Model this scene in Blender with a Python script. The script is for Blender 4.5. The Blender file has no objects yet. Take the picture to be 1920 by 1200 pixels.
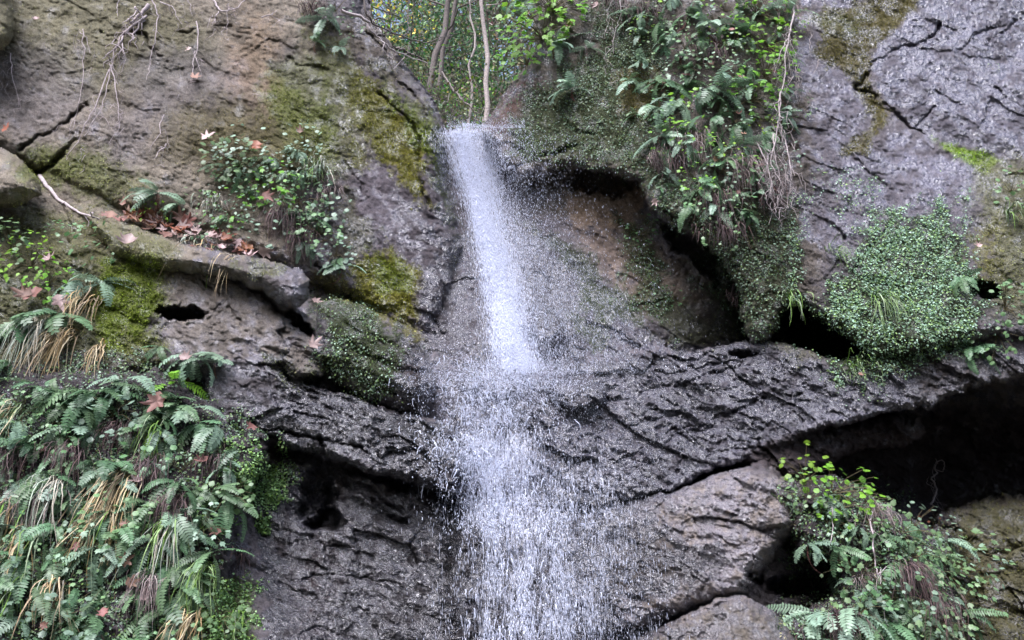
import bpy, math, random
import numpy as np
from mathutils import Vector, Matrix, Quaternion
R_ = math.radians
random.seed(7); rng = np.random.default_rng(7)
SC = bpy.context.scene; COL = SC.collection

# ------------------------------------------------------------------ camera, sky, sun, exposure
FPX = 1500.0; PITCH = R_(12); CP, SP = math.cos(PITCH), math.sin(PITCH); CZ = 1.6
cam = bpy.data.cameras.new('camera'); camo = bpy.data.objects.new('camera', cam); COL.objects.link(camo)
cam.sensor_width = 36; cam.lens = 36 * FPX / 1920; cam.clip_end = 500; cam.clip_start = 0.05
camo.location = (0, 0, CZ); camo.rotation_euler = (R_(90) + PITCH, 0, 0)
SC.camera = camo
SC.render.resolution_x = 1024; SC.render.resolution_y = 640
SUN_EL, SUN_AZ = R_(62), R_(205)          # direction the light comes from; azimuth from +Y clockwise
w = bpy.data.worlds.new('World'); SC.world = w; w.use_nodes = True
nt = w.node_tree; bg = nt.nodes['Background']
sky = nt.nodes.new('ShaderNodeTexSky'); sky.sky_type = 'NISHITA'; sky.sun_disc = False
sky.sun_elevation = SUN_EL; sky.sun_rotation = SUN_AZ; sky.air_density = 1.0; sky.dust_density = 5.0; sky.ozone_density = 1.5
nt.links.new(sky.outputs[0], bg.inputs[0]); bg.inputs[1].default_value = 0.14
sl = bpy.data.lights.new('sun', 'SUN'); so = bpy.data.objects.new('sun', sl); COL.objects.link(so)
sl.energy = 2.2; sl.angle = R_(34); sl.color = (.80, .83, 1)
sd = Vector((math.sin(SUN_AZ) * math.cos(SUN_EL), math.cos(SUN_AZ) * math.cos(SUN_EL), math.sin(SUN_EL)))
so.rotation_euler = (-sd).to_track_quat('-Z', 'Y').to_euler()
SC.view_settings.view_transform = 'Standard'; SC.view_settings.look = 'None'
SC.view_settings.exposure = 1.3; SC.view_settings.gamma = 1

# ------------------------------------------------------------------ helpers
def tag(o, label=None, cat=None, group=None, kind=None):
    if label: o['label'] = label
    if cat: o['category'] = cat
    if group: o['group'] = group
    if kind: o['kind'] = kind
    return o
def pt(px, py, Y):
    """point at horizontal distance Y seen in direction (px, py) of the survey frame"""
    px, py, Y = np.broadcast_arrays(np.asarray(px, float), np.asarray(py, float), np.asarray(Y, float))
    u = (px - 960) / FPX; v = (600 - py) / FPX
    t = Y / (CP - v * SP)
    return np.stack([t * u, Y, CZ + t * (SP + v * CP)], -1)
PERM = rng.permutation(512)
def _h(ix, iy): return PERM[(PERM[ix & 511] + iy) & 511]
def perlin(x, y):
    ix = np.floor(x).astype(int); iy = np.floor(y).astype(int); fx = x - ix; fy = y - iy
    u = fx * fx * fx * (fx * (fx * 6 - 15) + 10); v = fy * fy * fy * (fy * (fy * 6 - 15) + 10)
    def g(a, b, dx, dy):
        t = _h(a, b) * (2 * math.pi / 512); return np.cos(t) * dx + np.sin(t) * dy
    n0 = g(ix, iy, fx, fy) * (1 - u) + g(ix + 1, iy, fx - 1, fy) * u
    n1 = g(ix, iy + 1, fx, fy - 1) * (1 - u) + g(ix + 1, iy + 1, fx - 1, fy - 1) * u
    return (n0 * (1 - v) + n1 * v) * 1.4
def fbm(x, y, o=5, gain=.5, ridged=False):
    s = np.zeros_like(x); a = 1.; n = 0
    for i in range(o):
        p = perlin(x + 17.3 * i, y - 9.1 * i)
        if ridged: p = 1 - 2 * np.abs(p)
        s += a * p; n += a; a *= gain; x = x * 2.03; y = y * 2.03
    return s / n
def facet(x, y, tilt=.6, off=.5):
    """angular broken-stone relief: every cell is a randomly tilted plane; also returns closeness to a joint"""
    ix = np.floor(x).astype(int); iy = np.floor(y).astype(int); b1 = np.full(x.shape, 1e9); b2 = b1.copy(); h = np.zeros_like(x)
    for dx in (-1, 0, 1):
        for dy in (-1, 0, 1):
            k = _h(ix + dx, iy + dy); k2 = PERM[(k + 77) & 511]; k3 = PERM[(k + 191) & 511]; k4 = PERM[(k + 333) & 511]; k5 = PERM[(k + 401) & 511]
            cx = x - (ix + dx + .1 + .8 * k2 / 512.); cy = y - (iy + dy + .1 + .8 * k3 / 512.); d = cx * cx + cy * cy
            hh = (k4 / 512. - .5) * off + ((k5 / 256. - 1) * cx + (k / 256. - 1) * cy) * tilt
            near = d < b1; b2 = np.where(near, b1, np.minimum(b2, d)); h = np.where(near, hh, h); b1 = np.where(near, d, b1)
    return h, np.sqrt(b2) - np.sqrt(b1)
def sdf(x, y, poly):
    """signed distance in px, positive inside"""
    d = np.full(x.shape, 1e9); ins = np.zeros(x.shape, bool); n = len(poly)
    for i in range(n):
        ax, ay = poly[i]; bx, by = poly[(i + 1) % n]; ex, ey = bx - ax, by - ay
        t = np.clip(((x - ax) * ex + (y - ay) * ey) / (ex * ex + ey * ey + 1e-9), 0, 1)
        d = np.minimum(d, (x - ax - t * ex) ** 2 + (y - ay - t * ey) ** 2)
        c = ((ay > y) != (by > y)) & (x < (bx - ax) * (y - ay) / (by - ay + 1e-12) + ax)
        ins ^= c
    d = np.sqrt(d); return np.where(ins, d, -d)
def seg(x, y, pl):
    d = np.full(x.shape, 1e9)
    for (ax, ay), (bx, by) in zip(pl[:-1], pl[1:]):
        ex, ey = bx - ax, by - ay
        t = np.clip(((x - ax) * ex + (y - ay) * ey) / (ex * ex + ey * ey + 1e-9), 0, 1)
        d = np.minimum(d, (x - ax - t * ex) ** 2 + (y - ay - t * ey) ** 2)
    return np.sqrt(d)
def sst(a, b, x):
    t = np.clip((x - a) / (b - a), 0, 1); return t * t * (3 - 2 * t)
def ctrl(x, y, pts, sig):
    num = np.zeros_like(x); den = np.zeros_like(x) + 1e-30
    for px, py, v in pts:
        k = np.exp(-((x - px) ** 2 + (y - py) ** 2) / (2 * sig * sig)) + 1e-9 / (1 + ((x - px) ** 2 + (y - py) ** 2) / 1e4)
        num += k * v; den += k
    return num / den
def mesh(name, V, F, mat, parent=None, colors=None, attrs=None, smooth=False):
    """V (n,3); F (m,k) array or list of such arrays"""
    me = bpy.data.meshes.new(name); V = np.asarray(V, np.float32)
    Fs = F if isinstance(F, list) else [F]
    Fs = [np.asarray(f, np.int32) for f in Fs if len(f)]
    nl = sum(f.size for f in Fs); nf = sum(len(f) for f in Fs)
    me.vertices.add(len(V)); me.vertices.foreach_set('co', V.ravel())
    me.loops.add(nl); me.loops.foreach_set('vertex_index', np.concatenate([f.ravel() for f in Fs]))
    st = []; c = 0
    for f in Fs:
        st.append(c + np.arange(len(f)) * f.shape[1]); c += f.size
    me.polygons.add(nf); me.polygons.foreach_set('loop_start', np.concatenate(st).astype(np.int32))
    me.update(calc_edges=True)
    if smooth: me.polygons.foreach_set('use_smooth', np.ones(nf, bool))
    if colors is not None:
        a = me.color_attributes.new('Col', 'FLOAT_COLOR', 'POINT')
        a.data.foreach_set('color', np.hstack([colors, np.ones((len(V), 1))]).astype(np.float32).ravel())
    for k, v in (attrs or {}).items():
        a = me.attributes.new(k, 'FLOAT', 'POINT'); a.data.foreach_set('value', np.asarray(v, np.float32).ravel())
    me.materials.append(mat); me.validate()
    o = bpy.data.objects.new(name, me); COL.objects.link(o)
    if parent: o.parent = parent
    return o

# ------------------------------------------------------------------ materials
def mat(name, col=None, rough=.7, attr=False, rnd=None, spec=.5, trans=0, alpha=None):
    m = bpy.data.materials.new(name); m.use_nodes = True; n = m.node_tree; b = n.nodes['Principled BSDF']
    b.inputs['Roughness'].default_value = rough; b.inputs['Specular IOR Level'].default_value = spec
    out = n.nodes['Material Output']
    if attr:
        a = n.nodes.new('ShaderNodeAttribute'); a.attribute_name = 'Col'; src = a.outputs['Color']
    else:
        c = n.nodes.new('ShaderNodeRGB'); c.outputs[0].default_value = (*col, 1); src = c.outputs[0]
    if rnd:
        oi = n.nodes.new('ShaderNodeObjectInfo'); hs = n.nodes.new('ShaderNodeHueSaturation')
        mr = n.nodes.new('ShaderNodeMapRange'); mr.inputs[3].default_value = 1 - rnd; mr.inputs[4].default_value = 1 + rnd
        n.links.new(oi.outputs['Random'], mr.inputs[0]); n.links.new(mr.outputs[0], hs.inputs['Value'])
        mh = n.nodes.new('ShaderNodeMapRange'); mh.inputs[3].default_value = .5 - rnd * .07; mh.inputs[4].default_value = .5 + rnd * .07
        mm = n.nodes.new('ShaderNodeMath'); mm.operation = 'FRACT'; m2 = n.nodes.new('ShaderNodeMath'); m2.operation = 'MULTIPLY'; m2.inputs[1].default_value = 7.3
        n.links.new(oi.outputs['Random'], m2.inputs[0]); n.links.new(m2.outputs[0], mm.inputs[0]); n.links.new(mm.outputs[0], mh.inputs[0])
        n.links.new(mh.outputs[0], hs.inputs['Hue']); n.links.new(src, hs.inputs['Color']); src = hs.outputs[0]
    # small mottling so that nothing is one flat colour
    tc = n.nodes.new('ShaderNodeTexCoord'); no = n.nodes.new('ShaderNodeTexNoise'); no.inputs['Scale'].default_value = 60
    n.links.new(tc.outputs['Object'], no.inputs['Vector'])
    mr = n.nodes.new('ShaderNodeMapRange'); mr.inputs[1].default_value = .3; mr.inputs[2].default_value = .7; mr.inputs[3].default_value = .72 if name != 'water_drops' else .95; mr.inputs[4].default_value = 1.25 if name != 'water_drops' else 1.0
    n.links.new(no.outputs[0], mr.inputs[0])
    mx = n.nodes.new('ShaderNodeVectorMath'); mx.operation = 'SCALE'
    n.links.new(src, mx.inputs[0]); n.links.new(mr.outputs[0], mx.inputs['Scale']); src = mx.outputs[0]
    n.links.new(src, b.inputs['Base Color'])
    if trans:
        t = n.nodes.new('ShaderNodeBsdfTranslucent'); ms = n.nodes.new('ShaderNodeMixShader'); ms.inputs[0].default_value = trans
        n.links.new(src, t.inputs[0]); n.links.new(b.outputs[0], ms.inputs[1]); n.links.new(t.outputs[0], ms.inputs[2]); n.links.new(ms.outputs[0], out.inputs[0])
    return m
def rock_mat():
    m = bpy.data.materials.new('rock'); m.use_nodes = True; n = m.node_tree; L = n.links; b = n.nodes['Principled BSDF']
    N = n.nodes.new
    a = N('ShaderNodeAttribute'); a.attribute_name = 'Col'; wt = N('ShaderNodeAttribute'); wt.attribute_name = 'wet'
    tc = N('ShaderNodeTexCoord')
    def noise(scale, det, ro=.6, dist=0):
        q = N('ShaderNodeTexNoise'); q.inputs['Scale'].default_value = scale; q.inputs['Detail'].default_value = det
        q.inputs['Roughness'].default_value = ro; q.inputs['Distortion'].default_value = dist; L.new(tc.outputs['Object'], q.inputs['Vector']); return q.outputs[0]
    def mr(src, a0, a1, b0, b1):
        q = N('ShaderNodeMapRange')
        for i, v in enumerate((a0, a1, b0, b1)): q.inputs[i + 1].default_value = v
        L.new(src, q.inputs[0]); return q.outputs[0]
    def mul(x, y):
        q = N('ShaderNodeMath'); q.operation = 'MULTIPLY'
        for i, v in enumerate((x, y)):
            if isinstance(v, float): q.inputs[i].default_value = v
            else: L.new(v, q.inputs[i])
        return q.outputs[0]
    n1 = noise(7, 8, .7, .3); n2 = noise(95, 5, .75); n3 = noise(22, 9, .8, 0)
    k = mul(mr(n1, .3, .7, .6, 1.45), mr(n2, .3, .7, .62, 1.4))
    sc = N('ShaderNodeVectorMath'); sc.operation = 'SCALE'; L.new(a.outputs['Color'], sc.inputs[0]); L.new(k, sc.inputs['Scale'])
    dk = N('ShaderNodeVectorMath'); dk.operation = 'SCALE'; L.new(sc.outputs[0], dk.inputs[0]); L.new(mr(mul(wt.outputs['Fac'], mr(n1, .35, .6, .8, 1.1)), .35, .95, 1, .10), dk.inputs['Scale'])
    L.new(dk.outputs[0], b.inputs['Base Color'])   # soaked stone is darker
    # roughness from wetness, patchy; standing water film as a coat
    fl = N('ShaderNodeAttribute'); fl.attribute_name = 'film'
    wv = mul(mul(wt.outputs['Fac'], mr(n1, .38, .58, .45, 1.15)), mr(fl.outputs['Fac'], 0, 1, .35, 1.3))
    L.new(mr(wv, 0, 1, .9, .38), b.inputs['Roughness']); L.new(mr(wv, 0, 1, .2, .7), b.inputs['Specular IOR Level'])
    L.new(mr(wv, .12, .45, 0, 1), b.inputs['Coat Weight']); b.inputs['Coat Tint'].default_value = (.80, .82, 1, 1); b.inputs['Coat Roughness'].default_value = .12; b.inputs['Coat IOR'].default_value = 2.7
    bp = N('ShaderNodeBump'); bp.inputs['Strength'].default_value = 1; bp.inputs['Distance'].default_value = .022
    L.new(n3, bp.inputs['Height'])
    bp2 = N('ShaderNodeBump'); bp2.inputs['Strength'].default_value = 1; bp2.inputs['Distance'].default_value = .013
    L.new(n2, bp2.inputs['Height']); L.new(bp.outputs[0], bp2.inputs['Normal']); L.new(bp2.outputs[0], b.inputs['Normal'])
    bp3 = N('ShaderNodeBump'); bp3.inputs['Strength'].default_value = 1; bp3.inputs['Distance'].default_value = .07
    L.new(noise(30, 3, .55, .7), bp3.inputs['Height']); L.new(bp.outputs[0], bp3.inputs['Normal']); L.new(bp3.outputs[0], b.inputs['Coat Normal'])
    return m
M_ROCK = rock_mat()
M_LEAFV = mat('leaf_vertex', attr=True, rough=.5, spec=.5, trans=.25)
M_MOSSV = mat('moss_fibres', attr=True, rough=.9, spec=.1, trans=.2)
M_STRANDV = mat('strand_vertex', attr=True, rough=.7, spec=.3)
M_FERN = mat('fern_leaf', (.11, .20, .10), .42, rnd=.35, trans=.25)
M_FERNP = mat('pale_fern_leaf', (.22, .33, .23), .42, rnd=.3, trans=.25)
M_BRIGHT = mat('bright_leaf', (.20, .42, .04), .45, rnd=.25, trans=.4)
M_LEAF = mat('green_leaf', (.13, .24, .10), .42, rnd=.3, trans=.25)
M_STEM = mat('stem', (.12, .10, .05), .7)
M_ROOT = mat('root_bark', (.42, .36, .36), .75, rnd=.2)
M_DEAD = mat('dead_leaf', (.25, .13, .10), .6, rnd=.35, trans=.15)
M_DEADP = mat('pink_dead_leaf', (.40, .29, .27), .5, rnd=.25, trans=.15)
M_DEADO = mat('orange_dead_leaf', (.30, .12, .06), .5, rnd=.2, trans=.2)
M_BARK = mat('bark', (.13, .11, .10), .85)
M_PBARK = mat('pale_bark', (.38, .33, .31), .8)
M_WATER = mat('water_drops', (.80, .85, 1.0), .2, spec=.8, trans=.2)

# ------------------------------------------------------------------ rock layout: survey frame 1920 x 1200, depth in metres
def axis(a, b, lo, hi, step):
    l = a - np.cumsum(step * 1.12 ** np.arange(1, 60)); l = l[l > lo][::-1]
    r = b + np.cumsum(step * 1.12 ** np.arange(1, 60)); r = r[r < hi]
    return np.concatenate([[lo], l, np.arange(a, b + step, step), r, [hi]])
XS = axis(-40, 1960, -700, 2620, 2.1); YS = axis(-30, 1230, -420, 1750, 2.1)
GX, GY = np.meshgrid(XS, YS)
MX, MY = GX / 300., GY / 300.
wx = fbm(MX * 2.2 + 5, MY * 2.2, 5) * 26; wy = fbm(MX * 2.2 - 31, MY * 2.2 + 12, 5) * 26     # ragged outlines
wx0, wy0 = wx.copy(), wy.copy()
wx += fbm(MX * 13, MY * 13, 4, .6) * 9; wy += fbm(MX * 13 + 8, MY * 13, 4, .6) * 9
QX, QY = GX + wx * 1.3, GY + wy * 1.3
LEAN = .00078 * (600 - GY)
base_pts = [(0,0,5.15),(400,0,5.3),(0,300,5.1),(400,300,5.3),(640,200,5.5),(700,420,5.6),(790,550,5.75),(830,330,6.1),(880,280,6.3),(890,480,6.0),(930,620,5.7),
 (1000,450,5.85),(1100,420,5.85),(1200,520,5.8),(1340,580,5.85),(1150,620,5.7),(1050,680,5.45),(920,700,5.4),(960,780,5.15),(900,860,5.1),(760,640,5.3),
 (700,1000,5.15),(860,1000,5.3),(1000,1050,5.3),(1200,1050,5.15),(600,950,5.25),(500,760,5.05),(300,600,4.95),(0,500,4.85),(0,900,4.6),(300,900,4.7),(450,1000,4.95),
 (0,1250,4.5),(400,1250,4.75),(900,1250,5.2),(1300,1200,5.1),(1480,820,6.2),(1480,1090,5.15),(1540,1060,5.1),(1600,860,6.8),(1800,850,7.0),(1950,900,6.8),(1850,1100,6.0),(1600,1100,5.8),
 (1500,620,6.6),(1900,600,5.6),(1900,300,5.6),(1600,300,5.6),(1700,100,5.6),(1200,100,5.8)]
Yc = ctrl(GX, GY, base_pts, 85)
def layer(poly, pts, r, e, warp=1.0, sig=150):
    s = sdf(GX + wx * warp, GY + wy * warp, poly)
    z = ctrl(GX, GY, pts, sig); t = 1 - np.clip(s / r, 0, 1)
    return np.where(s > 0, z + e * (1 - np.sqrt(np.clip(1 - t * t, 0, 1))), 99.), s
UL = [(-900,-600),(690,-600),(690,20),(755,118),(812,190),(832,240),(838,330),(852,400),(862,450),(850,560),(830,650),(780,650),(700,600),(640,560),(500,500),(380,450),(200,395),(130,375),(60,320),(0,290),(-900,250)]
UR = [(898,236),(925,200),(960,150),(1000,95),(1010,-600),(2900,-600),(2900,640),(1900,640),(1750,650),(1640,670),(1585,612),(1530,585),(1500,565),(1470,590),(1440,640),(1396,640),(1392,600),(1385,545),(1345,490),(1300,445),(1255,420),(1214,395),(1200,350),(1150,318),(1090,306),(1045,318),(990,345),(945,320),(925,280)]
LEDGE = [(1040,715),(1120,690),(1190,655),(1260,643),(1330,650),(1400,640),(1470,640),(1560,665),(1640,670),(1750,640),(1840,600),(2900,560),(2900,640),(2000,690),(1900,705),(1830,735),(1740,765),(1620,785),(1540,800),(1440,850),(1330,890),(1200,935),(1120,960),(1030,950),(990,860),(1000,770)]
LL = [(370,700),(440,675),(520,690),(600,725),(700,760),(790,780),(850,790),(880,860),(850,930),(800,915),(700,880),(600,862),(545,850),(480,800),(400,770)]
MIDL = [(-900,430),(180,440),(420,505),(600,600),(640,660),(600,720),(470,715),(380,715),(300,700),(150,720),(-900,700)]
TAN = [(845,930),(1000,940),(1110,955),(1200,935),(1330,895),(1430,870),(1490,900),(1508,945),(1485,1000),(1450,1050),(1400,1108),(1360,1120),(1300,1140),(1200,1180),(1000,1300),(850,1900)]
TAN2 = [(1200,1190),(1300,1140),(1350,1115),(1400,1112),(1440,1135),(1490,1180),(1520,1900),(900,1900),(1000,1320)]
MOUND = [(1485,900),(1550,882),(1640,935),(1720,965),(1790,1000),(1830,1080),(1815,1180),(1830,1900),(1480,1900),(1470,1150),(1570,1120),(1580,1060),(1500,1050),(1480,1000)]
FARR = [(1760,960),(1900,930),(2900,900),(2900,1900),(1760,1900)]
NOSE = [(1370,850),(1500,800),(1620,785),(1720,780),(1740,810),(1690,840),(1600,845),(1520,880),(1480,900),(1400,890)]
WALL2 = [(430,860),(560,862),(700,885),(850,935),(850,1900),(380,1900),(420,1050)]
BANK = [(-900,680),(150,690),(300,690),(420,760),(500,810),(500,880),(440,960),(430,1100),(420,1900),(-900,1900)]
LAY = [
 (UL, [(0,0,5.0),(300,0,5.1),(640,0,5.35),(0,280,4.95),(300,300,5.05),(560,300,5.2),(700,300,5.35),(820,300,5.75),(700,560,5.3),(830,600,5.6),(840,420,5.85),(500,480,5.05)], 60, .35, .5),
 (UR, [(910,220,6.0),(1000,200,5.75),(1000,0,5.5),(1100,280,5.5),(1200,300,5.2),(1300,0,5.1),(1300,300,4.95),(1420,500,5.1),(1400,300,4.95),(1600,0,5.3),(1600,300,5.3),(1800,100,5.5),(1900,300,5.4),(1600,500,5.1),(1750,550,4.95),(1900,500,5.1),(1420,620,5.4)], 30, .22, .8),
 (LEDGE, [(1050,720,5.4),(1200,660,5.7),(1400,650,5.75),(1600,680,5.5),(1900,600,5.4),(1000,900,4.95),(1200,900,4.85),(1400,820,4.8),(1600,760,4.85),(1900,690,4.95),(1150,800,5.15),(1450,740,5.2),(2300,600,5.2)], 16, .12, .8),
 (LL, [(380,700,4.95),(560,740,4.95),(700,800,4.9),(840,880,4.95),(560,840,4.75),(400,770,4.7)], 20, .15, .8),
 (MIDL, [(-200,500,4.7),(100,460,4.85),(300,560,4.9),(500,600,4.95),(600,680,4.85),(100,700,4.6),(400,700,4.75)], 40, .2, .8),
 (TAN, [(860,960,5.15),(1100,1000,5.05),(1350,930,4.85),(1480,930,4.85),(1250,1100,4.9),(1000,1200,5.05)], 45, .3, .7),
 (TAN2, [(1400,1130,4.75),(1400,1300,4.6),(1100,1300,4.8)], 40, .25, .6),
 (MOUND, [(1520,900,4.9),(1700,1000,4.85),(1800,1100,4.9),(1600,1200,4.6),(1600,1000,4.8)], 50, .35, 1.),
 (FARR, [(1800,1000,5.6),(2200,1000,5.2),(1900,1300,5.3)], 90, .7, 1.),
 (NOSE, [(1400,870,5.1),(1700,800,5.6)], 30, .25, .8),
 (WALL2, [(500,900,5.05),(700,950,5.1),(850,1000,5.25),(500,1200,4.95),(800,1250,5.1)], 40, .2, .7),
 (BANK, [(0,720,4.6),(400,800,4.75),(0,1200,4.35),(420,1200,4.65),(200,950,4.5)], 50, .25, 1.)]
for poly, pts, r, e, wp in LAY:
    z, s = layer(poly, pts, r * .8, e, wp * 1.25); Yc = np.minimum(Yc, z)
# hollows and holes
def hollow(cx, cy, rx, ry, ang, dep, pw=1.0):
    c, s = math.cos(R_(ang)), math.sin(R_(ang)); dx, dy = QX - cx, QY - cy
    q = ((dx * c + dy * s) / rx) ** 2 + ((-dx * s + dy * c) / ry) ** 2
    return dep * sst(1.05, .5, np.sqrt(q) + .8 * fbm(MX * 4 + cx, MY * 4, 5, .6))
for h in [(335,582,48,13,4,.5),(1530,612,62,34,10,.9),(1850,555,30,22,0,.3),(600,985,36,26,0,.35),(590,930,34,62,15,.22),(1480,1090,70,22,8,.5),(1590,995,28,16,0,.3),
          (1500,610,30,40,0,.5),(985,600,0.1,0.1,0,0),(590,710,26,12,10,.2),(740,905,60,10,20,.18),(1390,668,26,9,5,.15),(1130,335,70,24,8,.25),(1300,480,80,18,45,.3),
          (20,340,45,50,20,.3),(560,600,40,14,35,.35)]:
    Yc = Yc + hollow(*h)
Yc = Yc - hollow(1010, 610, 48, 60, 10, .16) - hollow(1090, 740, 60, 34, 0, .15) - hollow(930, 720, 60, 25, 0, .1)
# cracks: polyline, half-width px, depth
CR = [([(40,270),(110,235),(160,190)],5,.07),([(150,260),(100,300),(60,315)],6,.08),([(420,510),(500,565),(600,640)],7,.12),([(600,500),(640,545),(700,600),(760,640)],5,.06),
 ([(1640,170),(1650,200),(1700,235),(1740,250)],5,.06),([(1760,40),(1720,75),(1640,110),(1610,170),(1640,180),(1680,215)],5,.08),([(1760,165),(1790,180),(1812,196)],4,.06),
 ([(1800,95),(1840,60),(1880,50)],4,.04),([(1850,90),(1900,40)],3,.03),([(1720,240),(1740,220),(1760,190)],3,.03),([(1870,170),(1920,200)],3,.04),
 ([(1100,760),(1200,745),(1330,700),(1400,690)],4,.05),([(1190,660),(1240,655),(1300,668),(1350,655)],5,.06),([(1230,700),(1330,680),(1420,690)],4,.05),([(1250,830),(1400,770),(1560,730)],4,.05),
 ([(1150,860),(1300,800),(1420,760)],3,.04),([(1080,820),(1200,790),(1300,780)],3,.03),([(1460,780),(1560,745),(1650,740)],5,.05),
 ([(530,700),(600,740),(660,760)],5,.05),([(500,800),(600,830),(720,850),(800,850)],4,.05),([(640,890),(700,920),(760,960)],6,.07),([(560,1090),(640,1080),(740,1085)],4,.04),
 ([(1400,1110),(1300,1145),(1180,1190)],4,.05),([(1240,460),(1300,520),(1360,560)],4,.03),([(1250,400),(1330,470),(1400,540)],4,.05),([(960,330),(1010,300),(1050,290),(1080,270)],5,.06),
 ([(1060,235),(1085,250),(1110,255)],5,.06),([(690,60),(760,150),(800,210),(815,260)],4,.05),([(720,170),(770,230),(790,300),(800,390)],5,.06),([(640,300),(700,400)],3,.02),
 ([(330,500),(420,560),(480,640)],3,.03),([(1600,500),(1650,440),(1680,400)],4,.04),([(1600,300),(1650,340),(1680,350)],4,.03),([(600,830),(620,880),(600,960),(580,1010)],9,.12),
 ([(850,880),(900,900),(960,960)],4,.04),([(200,60),(270,70),(300,110)],5,.04),([(330,60),(430,40)],4,.03),([(540,110),(600,130)],6,.05)]
CR += [([(440,800),(520,850),(640,872),(760,895),(850,930)],14,.10),([(640,900),(700,935),(760,985)],10,.08),([(820,800),(800,860),(780,900)],10,.06),([(500,860),(470,930),(500,1000)],7,.06)]
for pl, wd, dp in CR:
    d = seg(GX + wx * 1.1, GY + wy * 1.1, pl); n = np.clip(.75 + perlin(MX * 5 + dp * 99, MY * 5) * .9, .15, 1.3)
    Yc = Yc + dp * n * np.exp(-(d / (wd * (.35 + .4 * n))) ** 2)
# relief: broad swells, blocky strata, fine crust
ca, sa = math.cos(R_(-24)), math.sin(R_(-24))
SXr, SYr = (MX * ca - MY * sa), (MX * sa + MY * ca)
rel = fbm(MX * .9 + 3, MY * .9, 4) * .10 + fbm(MX * 3.1, MY * 3.1 + 7, 5, .55) * .05
st = fbm(SXr * 1.6 + wx / 60, SYr * 6.5 + wy / 40, 5, .6, True)
leftf = sst(900, 500, GX) * sst(760, 500, GY)
amp_st = .035 + .05 * sst(560, 640, GY) * sst(500, 560, GX) * sst(1000, 880, GY)
cor = sst(800, 860, GX) * sst(680, 600, GY); amp_st = amp_st * (1 - cor) + .02 * cor
rel = rel + (st - .2) * amp_st + fbm(MX * 14, MY * 14, 4, .6) * .014 + fbm(MX * 45, MY * 45, 3, .6) * .005
# angular broken faces, strongest on the wet ledges
f1, j1 = facet(SXr * 2.4 + wx0 / 70, SYr * 6.2 + wy0 / 45); f2, j2 = facet(SXr * 8 + wx0 / 60, SYr * 17 + wy0 / 35); f3, j3 = facet(MX * 30 + wx0 / 40, MY * 44 + wy0 / 40)
ka = (.25 + 1.3 * np.clip(.45 + fbm(MX * .9 + 9, MY * 1.3, 3) * 1.3, 0, 1)) * (.35 + .65 * sst(580, 660, GY) * sst(420, 520, GX))
rel = rel + f1 * .085 * ka + f2 * .03 * ka + f3 * .008 + .013 * np.exp(-(j1 / .05) ** 2) * ka
f1 = f2 = f3 = j1 = j2 = j3 = None
smooth_slab = np.clip(sst(20, 80, sdf(GX, GY, [(640,90),(700,60),(830,240),(860,640),(780,640),(650,480),(560,200)])), 0, 1)
upl = sst(700, 560, GX) * sst(430, 330, GY); rel = rel * (1 - .55 * smooth_slab) * (1 - .35 * upl) + perlin(MX * 62, MY * 80) * .0025 + perlin(MX * 33 + wx0 / 30, MY * 48) * .005
Yc = Yc + rel + LEAN

# ---- boulders: closed lumps of their own, sunk into the cliff
BOULD = [
 ('boulder', [(596,572),(650,562),(720,590),(780,622),(815,680),(822,745),(800,792),(740,778),(660,742),(606,700),(588,640)], [(600,600,4.85),(700,640,4.72),(800,700,4.95),(700,740,4.8)], 75, .4, .6, 'moss-covered dark boulder just left of where the fall hits the ledge', None),
 ('rock_slab', [(150,392),(330,452),(450,478),(560,503),(584,530),(582,562),(552,582),(520,566),(460,536),(400,520),(300,515),(200,480)], [(200,420,4.75),(560,540,4.6),(400,490,4.65)], 34, .35, .7, 'long grey rock slab sticking out under the dead leaves on the left ledge', None),
 ('boulder', [(-240,-60),(18,-40),(26,40),(20,70),(0,95),(-240,130)], [(0,0,4.6)], 40, .3, .5, 'pale lichen grey rock cut off by the top left corner', None),
 ('boulder', [(-260,235),(-20,262),(30,285),(66,330),(78,365),(30,392),(-40,400),(-260,420)], [(0,300,4.55)], 45, .35, .6, 'dark rounded boulder at the left edge below the big bare cliff face', None),
 ('boulder', [(1350,1150),(1410,1118),(1450,1140),(1490,1185),(1530,1300),(1500,1420),(1330,1420),(1260,1290)], [(1400,1200,4.55)], 60, .35, .5, 'tan boulder at the bottom edge right of the falls', None)]
bY = []
for nm, poly, pts, r, e, wp, lab, gr in BOULD:
    s = sdf(GX + wx * wp, GY + wy * wp, poly); z = ctrl(GX, GY, pts, 150)
    t = 1 - np.clip(s / r, 0, 1)
    z = z + e * (1 - np.sqrt(np.clip(1 - t * t, 0, 1))) + LEAN + rel * .8
    bY.append((np.where(s > -1.5, z, 99.), s))
Yall = Yc.copy()
for z, s in bY: Yall = np.minimum(Yall, z)

# ------------------------------------------------------------------ colour, wetness, moss and mat cover of the rock
C_ = dict(grey=(.165,.15,.16), lilac=(.20,.185,.215), brown=(.145,.125,.10), olive=(.135,.14,.06), moss=(.13,.165,.03), ymoss=(.16,.15,.035), dmoss=(.045,.06,.026),
 tan=(.40,.345,.30), dark=(.05,.042,.045), black=(.045,.034,.034), orange=(.25,.16,.09), buff=(.27,.235,.185), hollow=(.27,.20,.145), slab=(.15,.13,.145), rust=(.10,.05,.045), cavegreen=(.085,.08,.035), yolive=(.115,.10,.045), lime=(.20,.30,.04))
n_a = fbm(MX * 3 + 40, MY * 3, 5, .6); n_b = fbm(MX * 11, MY * 11 + 40, 4, .65); n_c = fbm(MX * 40, MY * 40, 3, .7)
col = np.ones(GX.shape + (3,)) * np.array(C_['grey']); wet = np.full(GX.shape, .25); moss = np.zeros_like(GX); cov = np.zeros_like(GX)
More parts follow.
